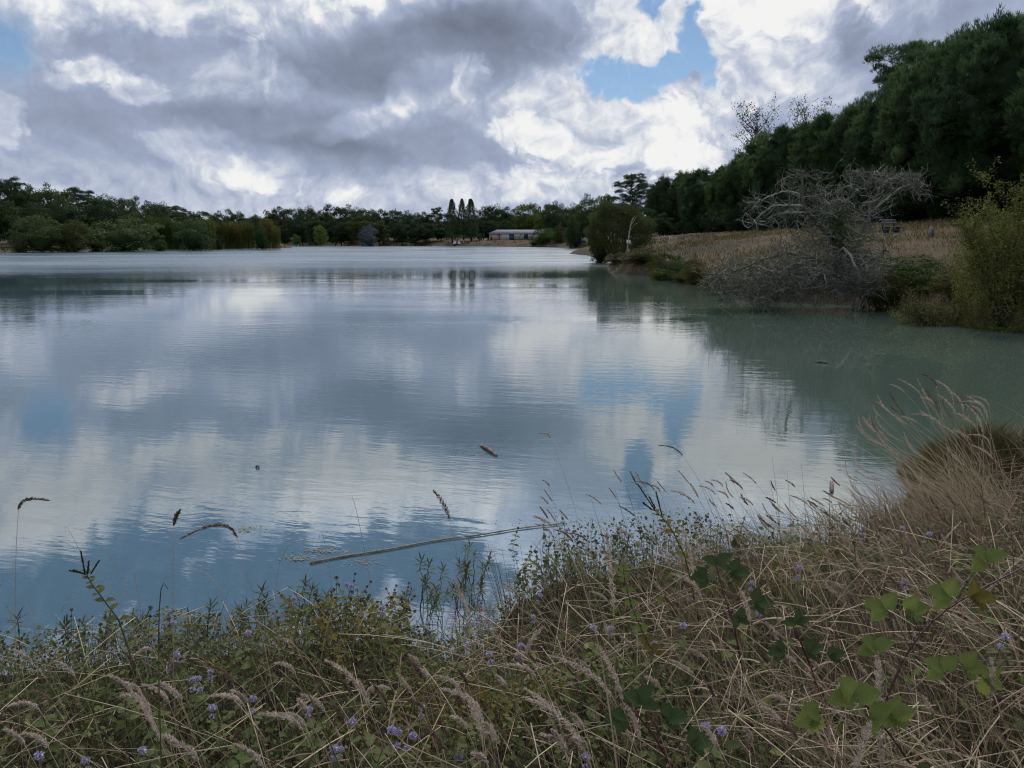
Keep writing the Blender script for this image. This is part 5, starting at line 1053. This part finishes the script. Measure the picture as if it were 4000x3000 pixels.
for k, (hb, ht, R0, Y, rt, m_, lab) in enumerate([
    ((1755,2025),(1692,1915),.010,3.6,(1870,),M_SEEDB,'brown seed head leaning left alone against the lake'), ((2665,1777),(2572,1740),.007,5.2,(2900,),M_SEEDB,'dark arching seed head nodding left over the lake'), ((2150,1708),(2105,1693),.005,5.2,(2330,),M_SEED,'small pale seed head highest over the lake centre'),
    ((2395,2370),(2370,2080),.011,2.7,(2420,),M_SEED,'upright fuzzy seed head standing tallest at the centre'), ((1410,2700),(1270,2580),.011,2.3,(1560,),M_SEED,'thick pale seed head slanting left at the lower centre'), ((1430,2710),(1525,2690),.007,2.4,(1300,),M_SEED,'short pale head pointing right at the lower centre'),
    ((1840,2440),(1770,2260),.010,3.0,(1880,),M_SEED,'loose pale head hanging at the inlet'), ((1800,2700),(1700,2640),.008,2.4,(1880,),M_SEED,'pale head bent left beside the inlet plants'), ((1880,2790),(1720,2690),.009,2.15,(1960,),M_SEED,'long loose pale head below the centre'),
    ((1890,2880),(1830,2740),.013,1.95,(1920,),M_SEED,'broad fluffy head at the bottom centre'), ((2280,2930),(2050,2690),.012,2.0,(2420,),M_SEED,'long thick head slanting left at the bottom centre'), ((2390,2720),(2140,2560),.011,2.3,(2560,),M_SEED,'long slanting head right of the bottom centre'),
    ((2430,2730),(2330,2520),.011,2.3,(2480,),M_SEED,'fuzzy head crossing the pale straw at the centre'), ((2500,2890),(2440,2750),.010,2.0,(2540,),M_SEED,'fluffy head near the bottom right of centre'), ((2740,2330),(2620,2240),.009,3.0,(2820,),M_SEED,'pale head arching left among the bramble leaves'),
    ((2710,2260),(2670,2070),.009,3.2,(2740,),M_SEED,'upright pale head between centre and bramble'), ((2930,2430),(2890,2300),.009,2.7,(2980,),M_SEED,'bent pale head right of the round-leaved stem'), ((3430,2740),(3425,2560),.013,2.15,(3440,),M_SEED,'fat pale head in front of the large bramble leaf'),
    ((3255,2790),(3290,2640),.009,2.2,(3240,),M_SEED,'slim pale head left of the large bramble leaf'), ((3340,2990),(3400,2820),.013,1.9,(3320,),M_SEED,'thick pale head leaning right at the bottom edge'), ((3875,2720),(3870,2570),.008,2.3,(3890,),M_SEED,'slim upright head at the lower right'),
    ((3440,2990),(3430,2860),.009,1.95,(3450,),M_SEED,'slim head beside the thick one at the bottom edge'), ((1180,2850),(1010,2790),.008,2.1,(1300,),M_SEED,'pale flat-lying head at the lower left of centre'), ((600,2545),(520,2565),.006,2.9,(760,),M_SEED,'short pale head over the left mint'),
    ((620,2880),(500,2680),.007,2.1,(700,),M_SEED,'long drooping head over the left mint'), ((560,2740),(470,2720),.007,2.4,(660,),M_SEED,'pale head above the lilac flowers at the left'), ((150,2770),(30,2760),.007,2.4,(300,),M_SEED,'pale head lying left at the left edge'),
    ((950,2755),(820,2720),.008,2.3,(1080,),M_SEED,'creamy head over the lilac flowers at the left'), ((2050,2560),(2120,2450),.008,2.7,(2010,),M_SEED,'small head leaning right at the centre'), ((2090,2640),(1960,2600),.007,2.5,(2200,),M_SEED,'loose head lying left at the centre'),
    ((72,1990),(190,1955),.006,2.6,(20,),M_SEEDB,'dark seed head drifting over the water at the far left'), ((680,2050),(705,1992),.006,2.6,(640,),M_SEEDB,'small dark seed head over the water at the left'), ((925,2098),(705,2105),.006,2.4,(1100,),M_SEEDB,'long arched dark head over the water at the left')]):
    if False: pass
    stalk_px(hb, ht, R0, lab, Y, rt, m_)
rt_ = np.random.default_rng(92)
for i in range(58):
    px, py = rt_.uniform(3270, 3800), 0
    top = np.interp(px, [3270, 3330, 3450, 3600, 3800], [1830, 1620, 1500, 1450, 1560]); py = top+rt_.random()**1.5*260; l = rt_.uniform(60, 130); a = rt_.uniform(.35, 1.15)
    Y = rt_.uniform(5.9, 7.3); stalk_px((px+l*math.cos(a), py+l*math.sin(a)), (px, py), rt_.uniform(.006, .0095), 'tan seed-headed stalk', Y, (rt_.uniform(3680, 3960),), M_SEED if i % 4 else M_SEEDB, 0, .0024, 'stalks of the tall leaning tuft')
def tuft_blades(label, cx, cy, n, H, rad, lean, m_):
    a = rng.uniform(0, 6.283, n); r0 = rad*np.sqrt(rng.random(n)); x = cx+r0*np.cos(a); y = cy+r0*np.sin(a)*.7; t = np.linspace(0, 1, 7); h = rng.uniform(.45, 1, n)*H; z0 = gz1(cx, cy)
    dr = rng.normal(size=(n, 2))*.34+np.array(lean); P = np.stack([x[:, None]-cx+dr[:, :1]*h[:, None]*t**1.5, y[:, None]-cy+dr[:, 1:]*h[:, None]*t**1.5, -.03+h[:, None]*(t-.22*t**2.5)], -1)
    s_ = rng.normal(size=(n, 3)); t_ = thing('grass_tuft', label, 'grass tuft', (cx, cy, z0)); tag(Geo().ribbons(P, rng.uniform(.004, .008, n)[:, None]*np.interp(t, [0, .6, 1], [1, .8, .12]), unit(s_*np.array([1, 1, .2]))).build('blades', m_, t_), kind='stuff')
for i, (px, Y, n, H, lab) in enumerate([(3830,6.6,170,1.15,'tallest tan grass tuft leaning left over the water at the right'), (3660,6.3,170,.85,'tan grass tuft just left of the tallest leaning one'), (3960,6.2,110,.95,'tan grass tuft at the right edge below the broom'), (3480,6.35,160,.6,'low tan grass tuft at the water left of the leaning tufts')]):
    tuft_blades(lab, (px-2000)/FPX*Y, Y, n, H, .42, (-.55, .0), M_STEMS if i != 3 else M_STRAWN)
r_ = np.random.default_rng(91)
for i in range(190):
    if i < 70: px, py = r_.uniform(2120, 3350), r_.uniform(1880, 2120)
    elif i < 100: px, py = r_.uniform(3300, 3990), r_.uniform(1950, 2500)
    elif i < 150: px, py = r_.uniform(1950, 3950), r_.uniform(2250, 2950)
    else: px, py = r_.uniform(60, 2300), r_.uniform(2560, 2990)
    l = r_.uniform(60, 130)*(.6+.5*(py-1800)/1000); a = r_.uniform(.5, 1.25); ht = (px-l*math.cos(a), py-l*math.sin(a)*.8)
    Y = Yof(py+120) if py < 2300 else Yof(py+40)
    stalk_px((px, py), ht, r_.uniform(.0045, .0075)+(.0015 if i >= 100 else 0), 'slender tan seed-headed grass stalk on the near bank', Y, (px+r_.uniform(40, 190),), M_SEED if r_.random() < .7 else M_SEEDB, 0, .0012, 'slender grass stalks on the near bank')
# fine bare stalks at the left against the water
for i, (a, b, c) in enumerate([((560,2440),(330,2190),(255,2080)), ((590,2440),(440,2310),(200,2100)), ((600,2460),(470,2250),(290,2065)), ((300,2560),(110,2380),(0,2290)), ((560,2500),(540,2330),(500,2240)), ((130,2700),(70,2530),(20,2380)), ((420,2470),(330,2390),(240,2390)), ((900,2420),(860,2300),(640,2260)),
        ((1105,2430),(1085,2230),(1255,2120)), ((1520,2440),(1420,2130),(1370,1950)), ((1330,2390),(1280,2180),(1245,2110)), ((1330,2700),(2280,2560),(2120,2100)), ((1560,2990),(1180,2660),(880,2490)), ((2500,2990),(2330,2480),(2120,2120)), ((590,2990),(620,2600),(655,2300))]):
    Y = Yof(a[1]); P = [at(*q, Y-.03*j) for j, q in enumerate((a, b, c))]; root = P[0].copy(); root[2] = min(root[2], gz1(root[0], root[1]))-.02; root[2] = max(root[2], -.1)
    u = np.linspace(0, 1, 10)[:, None]; C = (1-u)**2*root+2*u*(1-u)*(P[1]*2-.5*(root+P[2]))+u**2*P[2] if i != 11 else (1-u)*root+u*P[2]
    big = i >= 11; t = thing('bare_stalk', ['thin bare stalk leaning left over the water from the left mint clump', 'long pale green straw slanting across the foreground plants'][big], 'grass stalk', tuple(root), 0, ['bare stalks over the left water', 'long straws across the foreground'][big])
    Geo().tubes((C-root)[None], np.linspace(.0024 if big else .0014, .0010, 10)[None], 4).build('stem', M_GRN if i in (12, 14) else M_STEMS, t)

# --- rushes: dark straight stems
def rush(name_label, foot_px, tips_, Y):
    root = at(foot_px[0], foot_px[1], Y); root[2] = gz1(root[0], Y); t = thing('rush_clump', name_label, 'rushes', tuple(root))
    for (px, py), f in tips_:
        e = at(px, py, Y+rng.normal()*.05); b = at(f, foot_px[1], Y+rng.normal()*.08); b[2] = gz1(b[0], b[1])-.03; u = np.linspace(0, 1, 6)[:, None]
        C = b*(1-u)+e*u; C[:, 0] += np.sin(u[:, 0]*3.14)*.012; Geo().tubes((C-root)[None], np.linspace(.0026, .0007, 6)[None], 4).build('stem', M_STEMD, t)
rush('four dark upright rushes standing in the water right of centre', (3050, 2150), [((3005,1875),3060),((3015,1780),3055),((3075,1850),3090),((3130,1810),3150)], 6.6)
rush('pair of dark rushes in front of the tall leaning tuft', (3330, 2120), [((3365,1700),3310),((3345,1830),3290)], 7.2)
rush('dense dark rush clump at the right side of the inlet', (1990, 2330), [((1870,2150),1985),((1895,2130),1990),((1905,2120),1990),((1930,2160),2000),((1945,2200),1990),((1962,2150),2005),((1925,2180),1980),((2030,2120),2080),((2000,2150),2040),((2160,2050),2180),((1985,2220),1990),((1915,2240),1975),((2120,2080),2180),((2165,2000),2230),((2190,1985),2260)], 4.95)
rush('dark rushes leaning left in the grass left of the seed spikes', (2480, 2150), [((2440,1880),2560),((2400,1905),2500),((2310,1950),2400),((2735,1890),2870),((2760,1900),2900)], 5.6)

# --- bramble with serrated leaflets
def bramble_leaf(seed, m_, w=.66):
    r_ = np.random.default_rng(seed); n = 17; t = np.linspace(0, 1, n); V = []; F = []
    half = w*.5*np.sin(t**.8*math.pi)**.8*(1-.15*t)
    for i in range(n):
        z = -.18*t[i]**2; zz = half[i]*.35+.02*(i % 2); e = half[i]*(1+.30*(i % 2)); V += [(-e, t[i]-.06*(i % 2), z+zz-.04*(i % 2)), (0, t[i], z), (e, t[i]-.06*(i % 2), z+zz-.04*(i % 2))]
    for i in range(n-1):
        a = i*3; F += [(a, a+1, a+4), (a, a+4, a+3), (a+1, a+2, a+5), (a+1, a+5, a+4)]
    return Geo().add(np.array(V), F).mesh('leaflet', m_)
BL = {0: [bramble_leaf(1, M_BRAM), bramble_leaf(2, M_BRAM, .72)], 1: [bramble_leaf(3, M_BRAMD), bramble_leaf(4, M_BRAMD, .58)], 2: [bramble_leaf(5, M_MINTY, .6)]}
def bramble(label, cane_px, leaves, Y, mk, cane=.004):
    P = [at(px, py, Y+d) for px, py, d in cane_px]; root = P[0].copy(); root[2] = min(root[2], gz1(root[0], root[1])); t = thing('bramble', label, 'bramble', tuple(root))
    Pn = np.array(P); k = 14; u = np.linspace(0, len(Pn)-1, k); C = np.stack([np.interp(u, np.arange(len(Pn)), Pn[:, i]) for i in range(3)], 1)
    for _ in range(2): C[1:-1] = (C[:-2]+C[1:-1]*2+C[2:])/4
    c = Geo().tubes((C-root)[None], np.linspace(cane, cane*.6, k)[None], 6).build('cane', M_CANE, t)
    th = Geo(); n = 46; i = rng.uniform(0, k-1, n); b = np.stack([np.interp(i, np.arange(k), C[:, j]) for j in range(3)], 1)-root; d = rand_dirs(n)
    th.inst(np.array([(-.0012,0,0),(.0012,0,0),(0,.0065,0)]), [(0,1,2)], align(d, rand_dirs(n)), b); tag(th.build('thorns', M_CANE, c), kind='stuff')
    for q, (px, py, size, ang, spread) in enumerate(leaves):
        cpt = at(px, py, Y-.03); j = np.argmin(np.linalg.norm(C-cpt, axis=1)); u = np.linspace(0, 1, 4)[:, None]; W = C[j]*(1-u)+cpt*u; W[1:3, 2] += .012
        Geo().tubes((W-root)[None], np.full((1, 4), .0014), 4).build('leaf_stalk', M_STEMR, t)
        s = (size*.42+(54 if mk == 0 else 32))/FPX*Y
        for z_, a in enumerate((ang, ang-spread, ang+spread)):
            r = R(a+rng.normal()*6); dr = np.array([math.cos(r), -.25*rng.random()-.1, math.sin(r)*.75]); nr = np.array([rng.normal()*.25, -.65, .75]); 
            o = place_leaf(BL[mk if not (mk == 0 and q % 5 == 4) else 2][z_ % len(BL[mk if not (mk == 0 and q % 5 == 4) else 2])], t, cpt-root, dr, nr, s*(1.05 if z_ == 0 else .9), 'leaflet')
bramble('bright bramble cane with thorny purple stem at the lower right', [(3430,2830,0),(3500,2620,0),(3600,2460,.05),(3720,2360,.1),(3850,2290,.15),(4010,2210,.2)],
        [(3415,2530,88,120,75),(3455,2370,90,150,80),(3540,2380,95,20,60),(3700,2320,105,160,70),(3790,2330,110,20,60),(3850,2180,95,130,95),(3680,2610,90,140,85),(3760,2600,100,10,60),(3840,2650,95,-20,60)], 2.35, 0)
bramble('bright broad-leaved bramble shoot low in the bottom right corner', [(3560,2990,0),(3470,2860,0),(3380,2750,0),(3300,2700,0)], [(3330,2720,190,110,70),(3400,2790,150,-10,70),(3200,2790,140,200,60),(3480,2790,120,20,60)], 2.05, 0)
bramble('darker bramble with dull green leaflets right of the pale straws', [(2900,2620,0),(2870,2450,0),(2820,2300,.1),(2790,2180,.15)], [(2800,2200,100,60,80),(2860,2230,95,10,60),(2760,2250,90,190,60),(2950,2350,110,15,70),(2880,2400,90,-30,70)], 3.1, 1)
bramble('dark bramble leaves low at the bottom centre', [(2620,2990,0),(2560,2880,0),(2480,2780,0)], [(2500,2740,150,60,70),(2600,2800,150,20,70),(2440,2800,140,190,60),(2700,2900,160,20,70)], 2.0, 1)
bramble('sparse dark bramble shoot left of the bright one', [(3200,2700,0),(3150,2560,0),(3100,2450,0)], [(3110,2430,90,100,70),(3150,2540,95,20,70),(3060,2540,90,170,60),(3240,2560,80,30,60)], 2.6, 1)

# --- tall loosestrife gone to seed, round-leaved stem, knapweed
def spike(a, b, r_, R0=.0055):
    u = np.linspace(0, 1, 6)[:, None]; P = a*(1-u)+b*u; n = 130; q = r_.random(n); c = a+(b-a)*q[:, None]; ax = unit(b-a); d = unit(np.cross(r_.normal(size=(n, 3)), ax))
    return Geo().tubes(P[None], np.full((1, 6), R0*.6), 5).inst(LEAF*np.array([.9, 1.2, 1]), LF, align(unit(d+ax*.5), rand_dirs(n))*(r_.uniform(.6, 1.2, n)*R0)[:, None, None], c+d*R0*.6)
def loosestrife(label, stem_px, spikes, Y, leafm, spm):
    r_ = np.random.default_rng(len(label)); P = np.array([at(px, py, Y) for px, py in stem_px]); P[0, 2] = min(P[0, 2], gz1(P[0, 0], Y)); root = P[0].copy(); t = thing('loosestrife', label, 'loosestrife', tuple(root))
    u = np.linspace(0, len(P)-1, 12); C = np.stack([np.interp(u, np.arange(len(P)), P[:, i]) for i in range(3)], 1); Geo().tubes((C-root)[None], np.linspace(.0045, .002, 12)[None], 5).build('stem', M_STEMG, t)
    a = 0.
    for i in range(2, 12):
        a += 1.57; s = .075*(1-.055*i)*r_.uniform(.8, 1.1)
        for q in (0, math.pi):
            dr = np.array([math.cos(a+q), math.sin(a+q)*.7, .25]); place_leaf(MINT_LEAF[leafm.name][0], t, C[i]-root, dr, np.array([0, -.3, 1.]), s)
    for (x0, y0, x1, y1) in spikes: spike(at(x0, y0, Y)-root, at(x1, y1, Y)-root, r_).build('seed_spike', spm, t)
loosestrife('leafy loosestrife with forked dark seed spikes at the left waterline', [(560,2560),(470,2430),(395,2330),(350,2270),(335,2230)], [(332,2240,315,2150),(330,2240,270,2228),(336,2245,285,2225),(342,2240,347,2190),(355,2240,388,2188)], 3.5, M_MINT, M_STEMD)
loosestrife('reddish loosestrife with stubby dark seed spikes over the right centre', [(2760,2330),(2680,2180),(2620,2060),(2585,2020),(2560,1995)], [(2560,1995,2490,1890),(2545,1990,2510,1962),(2560,1985,2535,1940),(2585,2010,2562,1920)], 3.9, M_MINTY, M_STEMD)
Y = 3.1; P = np.array([at(px, py, Y) for px, py in ((2560,2560),(2520,2490),(2470,2380),(2440,2270),(2435,2220))]); root = P[0].copy(); root[2] = min(root[2], gz1(root[0], Y))
t = thing('round_leaved_stem', 'yellow-green stem set with round leaf pairs at the centre', 'plant', tuple(root)); u = np.linspace(0, 4, 10); C = np.stack([np.interp(u, np.arange(5), P[:, i]) for i in range(3)], 1); Geo().tubes((C-root)[None], np.full((1, 10), .0018), 4).build('stem', M_STEMG, t)
RL = Geo().add(ovate(1.0, .06, -.05), OVT).mesh('leaf', M_BRAM); RL2 = Geo().add(ovate(1.0, .06, -.05), OVT).mesh('leaf', M_MINTY)
for i in range(10):
    for q in (-1, 1): place_leaf(RL2 if i < 3 else RL, t, C[i]-root, np.array([q*.9, -.3, .25+.2*rng.random()]), np.array([0, -.7, .8]), .042*(1-.04*i))
KB = _bud = Geo(); _r = np.random.default_rng(5); n = 150; d = rand_dirs(n); KB.inst(LEAF, LF, frames(d)*.0085, d*.012*np.array([1, 1, 1.1])); KBm = KB.mesh('bud', M_BROWNW)
for i, (px, py, lab) in enumerate([(3895,2725,'rightmost round brown knapweed head'), (3638,2690,'brown knapweed head right of its paler twin'), (3580,2690,'paler knapweed head under the bright bramble cane'), (3690,2575,'knapweed head against the bramble leaf'), (3770,2240,'small dark knapweed head right of the bramble'), (3250,2060,'dark knapweed head near the water at the right')]):
    Y = Yof(py)*.98; e = at(px, py, Y); g = np.array([e[0]+.06, Y+.04, 0]); g[2] = gz1(g[0], g[1]); t = thing('knapweed', lab, 'knapweed', tuple(g), 0, 'brown knapweed heads'); u = np.linspace(0, 1, 6)[:, None]; C = g*(1-u)+e*u
    Geo().tubes((C-g)[None], np.full((1, 6), .002), 4).build('stem', M_STEMD, t); o = obj('bud', KBm, t, tuple(e-g)); o.scale = (1.15,)*3 if i == 0 else (1,)*3

# --- dark broom thicket on the right end of the bank
def broom(label, px0, px1, pytop, Y, seed, n=5200):
    r_ = np.random.default_rng(seed); x0, x1 = at(px0, 1700, Y)[0], at(px1, 1700, Y)[0]; cx, hw = (x0+x1)/2, (x1-x0)/2; zt = at((px0+px1)/2, pytop, Y)[2]; z0 = gz1(cx, Y); H = max(.4, zt-z0); t = thing('broom_thicket', label, 'shrub', (cx, Y, z0))
    a = r_.uniform(0, 6.28, n); rr = np.sqrt(r_.random(n)); bx, by = rr*np.cos(a)*hw, rr*np.sin(a)*.55; env = H*(1-rr**1.6*.72)*(.78+.22*np.sin(bx*9+seed)+.2*np.sin(bx*23+by*11))
    f = r_.random(n)**.5; base = np.stack([bx*.95, by, env*f*.9], 1); dr = unit(np.stack([r_.normal(size=n)*.7, r_.normal(size=n)*.6, .8+0*a], 1)); L = r_.uniform(.06, .26, n)[:, None]
    P = np.stack([base, base+dr*L*.5, base+dr*L+np.array([0, 0, -.008])], 1); g = Geo().ribbons(P, np.tile([.006, .005, .001], (n, 1)), unit(np.cross(dr, rand_dirs(n)))); tag(g.build('twigs', M_HEATH, t), kind='stuff')
    s = Geo(); m = 40; e = base[r_.integers(0, n, m)]; b = e*np.array([.25, .25, 0])-np.array([0, 0, .05]); s.tubes(np.stack([b, b*.5+e*.5+r_.normal(size=(m, 3))*.03, e], 1), np.tile([.006, .004, .002], (m, 1)), 4); s.build('stems', M_BARK, t)
broom('dark green-brown broom thicket at the right edge of the near bank', 3620, 4220, 1665, 8.4, 3, 9000)
broom('small ragged broom sprig spreading left of the broom thicket', 3560, 3830, 1800, 8.0, 4, 3000)

# --- on the water
def on_water(px, py): p = onplane(px, py, .0); return p
a, b = on_water(1212, 2203), on_water(2200, 2046); root = (a+b)/2; t = thing('floating_cane', 'long pale broken reed cane floating by the inlet', 'cane', tuple(root+np.array([0, 0, .012])))
k = 26; u = np.linspace(0, 1, k)[:, None]; C = a*(1-u)+b*u-root; C[:, 1] += .05*np.sin(u[:, 0]*3.3)+.012*np.sin(u[:, 0]*17); rad = .0095-.0045*u[:, 0]; rad[::3] *= 1.25
M_CANEW = bark('wet_cane', (.13,.09,.05), (.36,.28,.18), 14, .7)
for i in range(3, k, 3): Geo().tubes(np.array([[C[i]-(C[1]-C[0])*.10, C[i]+(C[1]-C[0])*.10]]), np.full((1, 2), .0118-.0045*i/k), 8).build('node', M_CANEW, t)
Geo().tubes(C[None], rad[None], 8).build('cane_shaft', M_CANEW, t, True)
M_SCUM = plain('dry_leaf_litter', (.23, .20, .135), .9, .1, .35, 30)
def litter(label, px, py, wpx, hpx, n, s=.03):
    c = on_water(px, py); r_ = np.random.default_rng(int(px)); q = np.array([on_water(px+r_.normal()*wpx, py+r_.normal()*hpx) for _ in range(n*2)])-c; n = n*2; q[:, 2] = r_.uniform(.003, .010, n)
    nr = unit(r_.normal(size=(n, 3))*.12+np.array([0, 0, 1])); g = Geo().inst(ovate(.7, .04, .02), OVT, frames(nr)*r_.uniform(.3, 1.2, n)[:, None, None]*s*.7, q); o = g.build('leaf_litter', M_SCUM); o.location = tuple(c); tag(o, label, None, None, 'stuff')
litter('pale leaf scum', 1165, 2185, 34, 6, 60, .03); litter('pale leaf scum', 1265, 2152, 45, 7, 80, .03); litter('pale leaf scum', 965, 2068, 30, 6, 40, .035); litter('pale leaf scum', 1420, 2195, 40, 10, 40, .025); litter('pale leaf scum', 300, 2560, 160, 20, 120, .03); litter('pale leaf scum', 690, 2395, 40, 8, 40, .03); litter('leaf scum', 1830, 1772, 55, 6, 45, .03); litter('pale leaf scum', 2350, 2040, 200, 14, 90, .03)
def driftwood(label, a, b, r0, m_, bent=.02):
    A, B = on_water(*a), on_water(*b); c = (A+B)/2; t = thing('driftwood', label, 'driftwood', tuple(c+np.array([0, 0, r0*.35]))); u = np.linspace(0, 1, 8)[:, None]; C = (A-c)*(1-u)+(B-c)*u; C[:, 2] += bent*np.sin(u[:, 0]*3.1); Geo().tubes(C[None], (r0*(1-.4*np.abs(u[:, 0]-.4)))[None], 8).build('trunk_piece', m_, t, True)
    e = C[5]; Geo().tubes(np.array([[e, e+np.array([.05, .02, .04])*r0*16, e+np.array([.09, .05, .05])*r0*16]]), np.array([[r0*.4, r0*.3, r0*.15]]), 6).build('stub', m_, t)
M_PINKW = bark('pinkish_wood', (.11,.07,.065), (.30,.21,.19), 12)
driftwood('pinkish piece of driftwood floating in mid lake', (1878,1742), (1940,1782), .022, M_PINKW); driftwood('dark floating branch in the green reflection', (3185,1417), (3235,1420), .03, M_DEADD); driftwood('stubby pale brown driftwood upright among the reeds', (3250,1925), (3247,1885), .022, M_PINKW, .03); driftwood('tiny dark twig on the open lake', (1000,1826), (1012,1828), .012, M_DEADD)
# the unused prototypes stand with the rest
for key, L_ in MINTS.items():
    for i, o in enumerate(L_):
        if (key, i) not in used: put_mint(key, i, -1.0+.3*i, 2.6, .9)

from collections import defaultdict
def screen(o):
    v = np.array(o.location)+np.array([0, 0, .25])-np.array([0, 0, CAM_H]); f = v@FW; return 2000+FPX*(v@RT)/f, 1500-FPX*(v@UP)/f
rows = defaultdict(list)
for o in SC.objects:
    if o.parent is None and o.get('group') in ('lilac-flowered water mint', 'brown-headed water mint', 'yellowing water mint', 'flowerless water mint', 'narrow-leaved water plants', 'stalks of the tall leaning tuft', 'slender grass stalks on the near bank', 'bare stalks over the left water', 'long straws across the foreground'):
        px, py = screen(o); third = 'left' if px < 1333 else 'middle' if px < 2666 else 'right'
        band = 'at the bottom edge' if py > 2760 else 'low on the bank' if py > 2480 else 'halfway down the bank' if py > 2250 else 'by the waterline'
        rows[(o['group'], third, band)].append((px, o))
SHORT = {'lilac-flowered water mint': 'lilac-flowered water mint', 'brown-headed water mint': 'brown-headed green water mint', 'yellowing water mint': 'yellowing brown-headed water mint', 'flowerless water mint': 'flowerless green water mint',
         'narrow-leaved water plants': 'star-topped narrow-leaved plant', 'stalks of the tall leaning tuft': 'seed-headed stalk of the leaning tuft', 'slender grass stalks on the near bank': 'slender tan seed-headed stalk', 'bare stalks over the left water': 'thin bare stalk over the water', 'long straws across the foreground': 'long slanting straw'}
for (g, third, band), L in rows.items():
    L.sort(key=lambda q: q[0])
    for i, (px, o) in enumerate(L): o['label'] = f"{SHORT[g]} {band}, {ORD[i]} from left, {third} third" if i < len(ORD) else o['label']
